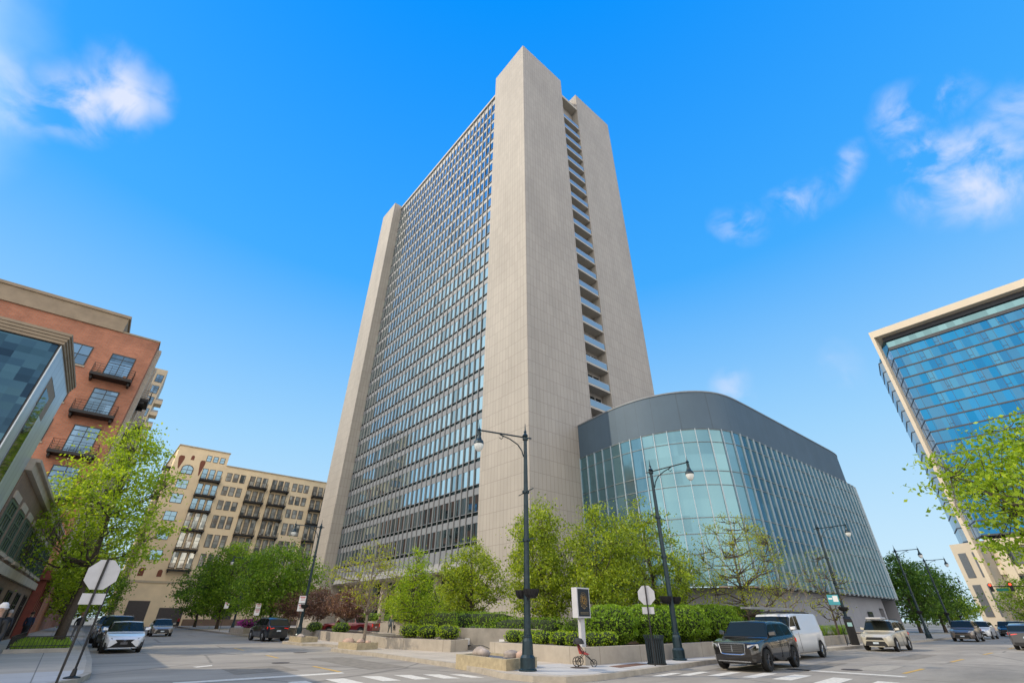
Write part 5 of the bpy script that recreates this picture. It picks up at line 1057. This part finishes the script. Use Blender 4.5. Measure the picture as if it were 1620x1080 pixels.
    for x in (xf, xr):
        for s_ in (1, -1):
            y = s_*(W2-.115); g = MB(); g.lathe([(wr*.60, -.10), (wr*.96, -.11), (wr, -.07), (wr, .07), (wr*.96, .11), (wr*.62, .10)], (x, y, wr), 22, axis='y'); wt_ = g.build('tyre', TYRE, None, smooth=False)
            wh = wt_; wh.name = 'wheel'; wh.parent = o
            g = MB(); yo = s_*.075
            g.lathe([(wr*.64, yo-.02), (wr*.66, yo+.02*s_), (wr*.58, yo+.015*s_)], (x, y, wr), 20, axis='y')
            for k in range(10):
                aa = 6.283*(k+ (.18 if k % 2 else -.18))/10; g.tube([(x+.03*math.cos(aa), y+yo, wr+.03*math.sin(aa)), (x+wr*.6*math.cos(aa), y+yo+.005*s_, wr+wr*.6*math.sin(aa))], .017, 4)
            g.lathe([(.001, yo+.02*s_), (.06, yo+.02*s_), (.07, yo)], (x, y, wr), 10, axis='y')
            g.build('rim', rim, wh)
            g = MB(); g.lathe([(.001, 0), (wr*.62, 0)], (x, y+yo*.2, wr), 16, axis='y'); g.build('brake_disc', TRIM, wh)
    # mirrors, handles, door lines
    for s_ in (1, -1):
        xm = glf[1]-.25; zm = cabin[ix(xm)][0]+.08; g = MB(); g.hexa([(xm-.08, s_*(W2-.06), zm), (xm+.1, s_*(W2-.06), zm), (xm+.06, s_*(W2+.17), zm+.02), (xm-.06, s_*(W2+.17), zm+.02), (xm-.08, s_*(W2-.06), zm+.13), (xm+.08, s_*(W2-.06), zm+.13), (xm+.03, s_*(W2+.16), zm+.17), (xm-.06, s_*(W2+.16), zm+.17)])
        g.build('wing_mirror', pm, o, bevel=.02)
        if detail:
            for c0, c1 in cuts: 
                if kind == 'van' and c0 < cuts[-1][0]: continue
                g = MB(); g.box(c0-.012, s_*(W2*1.0-.006), .36, c0-.002, s_*(W2*1.0+.004), cabin[ix(c0)][0]-.06)
                g.build('door_seam', TRIM, o)
            zh = cabin[ix(0)][0]-.14
            for c0, c1 in cuts[-2:]: g = MB(); g.box(c0+.06, s_*(W2*.99), zh, c0+.24, s_*(W2+.015), zh+.035); g.build('door_handle', CHR if kind == 'suv' else pm, o)
    # front
    wf = W2*.86
    def fx(y, z): 
        # surface x near the nose at height z
        for i in range(n-1, 0, -1):
            if S[i][6][2] >= z and S[i][4][1] >= abs(y): return xs[i]
        return h-.3
    zg = .62 if kind != 'sedan' else .50
    gx = h+.004
    if grille == 'lux':
        g = MB(); g.box(gx-.04, -.44, .58, gx+.015, .44, .86); gr = g.build('grille', TRIM, o)
        g = MB(); P_ = [(-.5, .88), (.5, .88), (.45, .56), (.3, .53), (-.3, .53), (-.45, .56)]
        for (a, z1), (b2, z2) in zip(P_, P_[1:]+P_[:1]): g.tube([(gx+.012, a, z1), (gx+.012, b2, z2)], .022, 5)
        g.box(gx+.0, -.018, .62, gx+.03, .018, .84); g.build('chrome_surround', CHR, gr)
        for z in (.62, .68, .74, .80): g = MB(); g.box(gx+.016, -.42, z, gx+.022, .42, z+.02); g.build('grille_bar', mat('grille_grey', (.1, .1, .1), .4, .5), gr)
        g = MB(); g.box(gx-.1, -.62, .30, gx+.012, .62, .335); g.build('bumper_trim', CHR, o)
    elif grille == 'spindle':
        g = MB(); g.poly([(gx+.01, -.42, .62), (gx+.01, .42, .62), (gx+.012, .30, .50), (gx+.01, .62, .26), (gx+.01, -.62, .26), (gx+.012, -.30, .50)][::-1]); g.poly([(gx+.01, -.42, .62), (gx+.01, .42, .62), (gx+.012, .30, .50), (gx+.01, .62, .26), (gx+.01, -.62, .26), (gx+.012, -.30, .50)]); g.build('grille', TRIM, o)
        g = MB(); g.tube([(gx+.02, -.62, .245), (gx+.02, .62, .245)], .018, 5); g.build('bumper_trim', pm, o)
        g = MB(); ringp = [(.06*math.cos(t_*.524), .045*math.sin(t_*.524)) for t_ in range(13)]; g.tube([(gx+.02, a, .56+b2) for a, b2 in ringp], .008, 4); g.build('badge', CHR, o)
        for s_ in (1, -1): g = MB(); g.hexa([(gx-.22, s_*.72, .22), (gx-.05, s_*.66, .22), (gx-.05, s_*.70, .22), (gx-.22, s_*.80, .22), (gx-.2, s_*.8, .5), (gx-.12, s_*.76, .5), (gx-.12, s_*.8, .5), (gx-.2, s_*.84, .5)]); g.build('bumper_vent', TRIM, o)
    else:
        g = MB(); g.hexa([(gx-.1, -.5, zg), (gx+.012, -.5, zg), (gx+.012, .5, zg), (gx-.1, .5, zg), (gx-.1, -.42, zg+.14), (gx+.004, -.42, zg+.14), (gx+.004, .42, zg+.14), (gx-.1, .42, zg+.14)]); g.hexa([(gx-.1, -.62, .30), (gx+.012, -.62, .30), (gx+.012, .62, .30), (gx-.1, .62, .30), (gx-.1, -.5, .54), (gx+.012, -.5, .54), (gx+.012, .5, .54), (gx-.1, .5, .54)]); g.build('grille', TRIM, o)
    g = MB(); g.box(gx+.0, -.155, .40, gx+.024, .155, .50) if grille != 'lux' else None
    if grille != 'lux': g.build('number_plate', plate if grille != 'spindle' else DPLATE, o)
    zl = {'suv': .78, 'sedan': .63, 'van': .78, 'pickup': .86}[kind]
    for s_ in (1, -1):
        g = MB(); pts_ = []
        x0_, x1_ = h+.01, h-.30; y0_, y1_ = W2*.60, W2*.93
        g.hexa([(x0_-.03, s_*y0_, zl-.05), (x1_, s_*(y1_+.01), zl-.02), (x1_-.05, s_*(y1_-.1), zl-.02), (x0_-.2, s_*y0_, zl-.05), (x0_-.05, s_*y0_, zl+.055), (x1_, s_*(y1_-.0), zl+.10), (x1_-.05, s_*(y1_-.1), zl+.1), (x0_-.2, s_*y0_, zl+.055)])
        g.build('headlight', HEADL, o)
        g = MB(); xb_ = -h-.006; tz = .92 if kind != 'sedan' else .80
        if kind in ('van', 'pickup'): g.box(xb_-.004, s_*(W2*.70), tz-.16, xb_+.1, s_*(W2*.83), tz+.12)
        else: g.hexa([(xb_, s_*W2*.42, tz), (xb_, s_*W2*.80, tz-.06), (xb_+.3, s_*W2*.975, tz-.04), (xb_+.3, s_*W2*.5, tz), (xb_+.02, s_*W2*.42, tz+.07), (xb_+.02, s_*W2*.80, tz+.1), (xb_+.3, s_*W2*.965, tz+.1), (xb_+.3, s_*W2*.5, tz+.07)])
        g.build('tail_light', TAILL, o)
    g = MB(); g.box(-h-.02, -.16, .68, -h+.02, .16, .79); g.build('rear_plate', plate, o)
    g = MB(); g.box(-h-.012, -W2*.78, .26, -h+.05, W2*.78, .45); g.build('rear_bumper', TRIM, o)
    if rails:
        for s_ in (1, -1): g = MB(); g.tube([(-h+.9, s_*W2*.7, H-.03), (-h+1.0, s_*W2*.71, H+.05), (.3, s_*W2*.71, H+.05), (.42, s_*W2*.7, H-.02)], .018, 5); g.build('roof_rail', TRIM, o)
    return o
P_BLK = paint('black_paint', (.014, .012, .011), .3, .15); P_WHT = paint('white_paint', (.66, .67, .68), .0); P_TAN = paint('tan_paint', (.45, .42, .34), .1); P_GRY = paint('grey_paint', (.10, .10, .105), .5)
P_SIL = paint('silver_paint', (.38, .37, .35), .5); P_RED = paint('dark_red_paint', (.16, .01, .015), .3); P_DBL = paint('navy_black_paint', (.015, .022, .03), .3); P_BRZ = paint('bronze_paint', (.16, .13, .11), .5); P_BGE = paint('beige_paint', (.26, .24, .21), .4)
car('driving_suv', 'black SUV with a large chrome-framed grille crossing the right zebra stripes', 'SUV', (22.6, 10.75, 0), R(184), P_BLK, 'suv', RIMD, L=4.83, W=1.93, H=1.62, grille='lux')
van = car('delivery_van', 'white panel van with a ladder rack parked at the kerb behind the black SUV', 'van', (29.6, 12.35, 0), R(181), P_WHT, 'van', L=5.6, W=1.95, H=1.95)
g = MB()
for y in (-.45, .45): g.tube([(-2.2, y, 2.04), (1.6, y, 2.04)], .02, 5)
for x in (-2.0, -.7, .6): g.tube([(x, -.7, 2.0), (x, .7, 2.0)], .02, 5)
g.build('roof_rack', BLACK, van)
lad = empty('ladder', (27.8, 12.2, 2.12), R(181)); tag(lad, 'aluminium ladder lying on the roof rack of the white van', 'ladder')
g = MB()
for y in (0, .42): g.box(-1.9, y, 0, 3.0, y+.05, .09)
for i in range(17): g.box(-1.8+.28*i, .05, .03, -1.76+.28*i, .42, .06)
g.build('rails', FIN, lad)
car('driving_suv', 'tan SUV with a rooftop carrier driving toward the corner on the right street', 'SUV', (42.6, 11.4, 0), R(180), P_TAN, 'suv', L=4.6, W=1.86, H=1.69, rails=True)
o = bpy.data.objects[-1]
g = MB(); g.box(-.5, -.45, 0, .55, .45, .13); rb = g.build('roof_box', mat('roof_box_grey', (.35, .35, .36), .4), None, bevel=.05); rb.location = (41.9, 11.4, 1.73); tag(rb, 'flat grey cargo box on the roof of the tan SUV', 'roof box')
car('parked_car', 'white sedan with a wide black grille parked first on the left street', 'sedan', (3.15, 38.0, 0), R(-91.5), P_WHT, 'sedan', L=4.7, W=1.84, H=1.43, grille='spindle')
car('parked_suv', 'grey SUV with roof rails parked right behind the white sedan', 'SUV', (3.15, 44.6, 0), R(-91.5), P_GRY, 'suv', L=4.7, W=1.85, H=1.72, rails=True)
car('parked_suv', 'silver SUV parked behind the grey one on the left street', 'SUV', (3.2, 51.6, 0), R(-91.5), P_SIL, 'suv', L=4.7, W=1.85, H=1.75)
car('parked_car', 'white car parked fourth in the line on the left street', 'car', (3.4, 60.5, 0), R(-91.5), P_WHT, 'sedan', L=4.6, W=1.84, H=1.45)
car('driving_car', 'dusty beige sedan driving toward the camera on the left street', 'car', (8.4, 66.2, 0), R(-92), P_BGE, 'sedan', L=4.9, W=1.86, H=1.5)
car('parked_suv', 'navy black SUV seen from behind with lit red tail lights on the left street', 'SUV', (14.0, 48.6, 0), R(94), P_DBL, 'suv', L=4.6, W=1.85, H=1.68)
car('pickup_truck', 'dark red pickup truck in the driveway behind the long planter', 'pickup', (23.0, 52.5, .15), R(128), P_RED, 'pickup', L=5.6, W=2.0, H=1.85)
car('driving_suv', 'bronze SUV with headlights facing us, middle of the right street', 'SUV', (68.5, 11.4, 0), R(180), P_BRZ, 'suv', L=4.7, W=1.9, H=1.72)
car('driving_car', 'dark grey car with lit tail lights driving away at the right edge', 'car', (52.5, 5.3, 0), R(0), P_GRY, 'suv', L=4.6, W=1.86, H=1.55)
FARG = 'queue of far cars on the right street'
for i, (x, y, rz, pm, kd, lb_) in enumerate([(80, 11.8, 180, P_WHT, 'suv', 'white car queuing left behind the bronze SUV'), (78, 5.4, 0, P_RED, 'sedan', 'red car ahead of the dark grey car, driving away'), (88, 9.5, 180, P_GRY, 'suv', 'grey SUV following the bronze SUV'), (96, 11.5, 182, P_BLK, 'suv', 'black SUV at the far lamp post on the right street'),
        (92, 5.6, 2, P_SIL, 'sedan', 'silver car far down the right street, driving away'), (106, 10.6, 184, P_WHT, 'sedan', 'white sedan far down the right street, facing us'), (116, 12.8, 190, P_BLK, 'suv', 'farthest dark SUV on the right street'), (108, 6.0, 5, P_BLK, 'suv', 'black SUV far ahead, driving away')]):
    car('driving_car', lb_, 'car', (x, y, 0), R(rz), pm, kd, L=4.6, W=1.85, H=1.68 if kd == 'suv' else 1.45, group=FARG, detail=False)

# ------------------------------------------------------------------ people
def cloth_mat(name, shirt, pants, skin=(.42, .26, .18), shoe=(.02, .02, .02), zw=.98, zn=1.48, sleeve=True):
    m, t, p = newmat(name); co = N(t, 'ShaderNodeTexCoord'); s = N(t, 'ShaderNodeSeparateXYZ'); t.links.new(co.outputs['Object'], s.inputs[0])
    r = N(t, 'ShaderNodeValToRGB'); r.color_ramp.interpolation = 'CONSTANT'; e = r.color_ramp.elements
    e[0].position = 0; e[0].color = rgba(shoe); e[1].position = .09/2; e[1].color = rgba(pants); x = e.new(zw/2); x.color = rgba(shirt); x = e.new(zn/2); x.color = rgba(skin)
    d = N(t, 'ShaderNodeMath', operation='MULTIPLY'); d.inputs[1].default_value = .5; t.links.new(s.outputs[2], d.inputs[0]); t.links.new(d.outputs[0], r.inputs[0])
    n = N(t, 'ShaderNodeTexNoise'); n.inputs['Scale'].default_value = 9; t.links.new(co.outputs['Object'], n.inputs['Vector'])
    mr = N(t, 'ShaderNodeMapRange'); mr.inputs['To Min'].default_value = .7; mr.inputs['To Max'].default_value = 1.25; t.links.new(n.outputs[0], mr.inputs[0])
    v = N(t, 'ShaderNodeVectorMath', operation='SCALE'); t.links.new(r.outputs[0], v.inputs[0]); t.links.new(mr.outputs[0], v.inputs['Scale']); t.links.new(v.outputs[0], p.inputs['Base Color']); p.inputs['Roughness'].default_value = .85
    return m
SKIN = mat('skin', (.42, .26, .18), .6, 0, .06, 8)
def person(label, loc, rz, shirt, pants, hair=(.05, .03, .02), stride=.25, arm=(.15, -.15), bend=.2, cap=None, pack=None, hgt=1.0):
    o = empty('person', loc, rz); tag(o, label, 'person'); o.scale = (hgt, hgt, hgt)
    J = {}; V = []; E_ = []; Rr = []
    def j(n_, p, r_, par=None): J[n_] = len(V); V.append(p); Rr.append(r_); (E_.append((J[par], J[n_])) if par else None)
    j('pelvis', (0, 0, .95), (.15, .115)); j('waist', (0, 0, 1.08), (.135, .10), 'pelvis'); j('chest', (.01, 0, 1.30), (.165, .115), 'waist'); j('neck', (.015, 0, 1.47), (.06, .06), 'chest'); j('chin', (.03, 0, 1.55), (.062, .07), 'neck'); j('head', (.035, 0, 1.66), (.082, .098), 'chin'); j('crown', (.02, 0, 1.745), (.06, .07), 'head')
    for s_, nm, sw in ((1, 'l', 1), (-1, 'r', -1)):
        a = arm[0] if s_ > 0 else arm[1]; st = stride*sw
        j('sh'+nm, (.0, .18*s_, 1.40), (.062, .062), 'chest'); j('el'+nm, (a*.5-.02, .235*s_, 1.13), (.045, .045), 'sh'+nm); j('wr'+nm, (a+.08+bend*.3, .22*s_, .90+bend*.35), (.028, .032), 'el'+nm); j('pa'+nm, (a+.10+bend*.4, .215*s_, .82+bend*.42), (.022, .036), 'wr'+nm)
        for q, (dx, dz) in enumerate(((.045, -.055), (.02, -.075), (-.005, -.075), (-.03, -.06))): j('f%d%s' % (q, nm), (a+.10+bend*.4+dx, (.215-.01)*s_, .80+bend*.42+dz), (.009, .009), 'pa'+nm)
        j('th'+nm, (a+.16+bend*.4, .19*s_, .82+bend*.42-.01), (.01, .01), 'pa'+nm)
        j('hip'+nm, (0, .09*s_, .90), (.098, .098), 'pelvis'); j('kn'+nm, (st*.55+.03, .10*s_, .50), (.062, .062), 'hip'+nm); j('an'+nm, (st-.02-(.05 if st < 0 else 0), .10*s_, .10), (.042, .042), 'kn'+nm); j('to'+nm, (st+.15, .115*s_, .045), (.04, .032), 'an'+nm)
    me = bpy.data.meshes.new('body'); me.from_pydata(V, E_, []); me.update(); b = bpy.data.objects.new('body', me); COL.objects.link(b); b.parent = o
    sk = b.modifiers.new('skin', 'SKIN'); lay = me.skin_vertices[0] if me.skin_vertices else None
    if lay is None:
        bpy.context.view_layer.objects.active = b
    for i, r_ in enumerate(Rr): me.skin_vertices[0].data[i].radius = r_
    me.skin_vertices[0].data[0].use_root = True
    ss = b.modifiers.new('sub', 'SUBSURF'); ss.levels = 1; ss.render_levels = 2
    me.materials.append(cloth_mat('clothes_'+str(len(MATS)), shirt, pants)); sk.use_smooth_shade = True
    g = MB(); g.lathe([(.001, .115), (.05, .108), (.088, .06), (.100, .0), (.094, -.04)], (.012, 0, 1.69), 14)
    if cap: g.lathe([(.10, -.005), (.13, -.02)], (.03, 0, 1.70), 14)
    g.build('cap' if cap else 'hair', mat('cap_'+label[:6] if cap else 'hair_%d' % len(MATS), cap or hair, .8), o, smooth=True)
    g = MB(); g.lathe([(.001, -.03), (.016, -.01), (.018, .01), (.001, .03)], (.128, 0, 1.635), 6); g.build('nose', SKIN, o)
    if pack: g = MB(); g.box(-.30, -.17, 1.02, -.12, .17, 1.46); g.build('backpack', mat('pack_black', (.015, .015, .02), .8), o, bevel=.05)
    return o
person('walking person in a black top, jeans and a white cap at the left edge', (-1.15, 18.2, .15), R(-95), (.02, .02, .02), (.12, .22, .36), cap=(.6, .58, .55), stride=.22)
person('person in dark clothes walking along the left pavement beyond the first', (-1.7, 55, .15), R(-92), (.02, .02, .025), (.02, .02, .03), stride=.3)
person('person in a navy jacket walking nearer the tree pit', (-1.5, 50, .15), R(85), (.02, .035, .07), (.02, .02, .022), stride=.35)
person('person in a grey coat walking close to the red storefront columns', (-2.7, 43.5, .15), R(-95), (.10, .10, .11), (.03, .035, .05), stride=.28)
person('person in a dark suit beside the railing of the tree pit', (-1.95, 36.5, .15), R(88), (.025, .028, .035), (.02, .022, .028), stride=.32, hair=(.3, .28, .26))
person('person with a backpack walking behind the stop sign posts', (1.2, 48.8, .15), R(92), (.03, .03, .04), (.22, .22, .24), stride=.3, pack=True, hair=(.25, .12, .05))
person('person in a dark vest turning toward the other by the plaza wall', (26.0, 52.3, .15), R(-60), (.16, .12, .10), (.03, .04, .07), stride=.1, bend=.9)
person('person in grey clothes walking with legs apart in front of the plaza wall', (25.6, 48.9, .15), R(-100), (.10, .12, .13), (.08, .09, .09), stride=.3, hair=(.4, .28, .12))
person('worker in a red top down by the garage doors of the cream building', (17.4, 118, 0), R(-90), (.5, .05, .04), (.03, .03, .03), stride=.1)
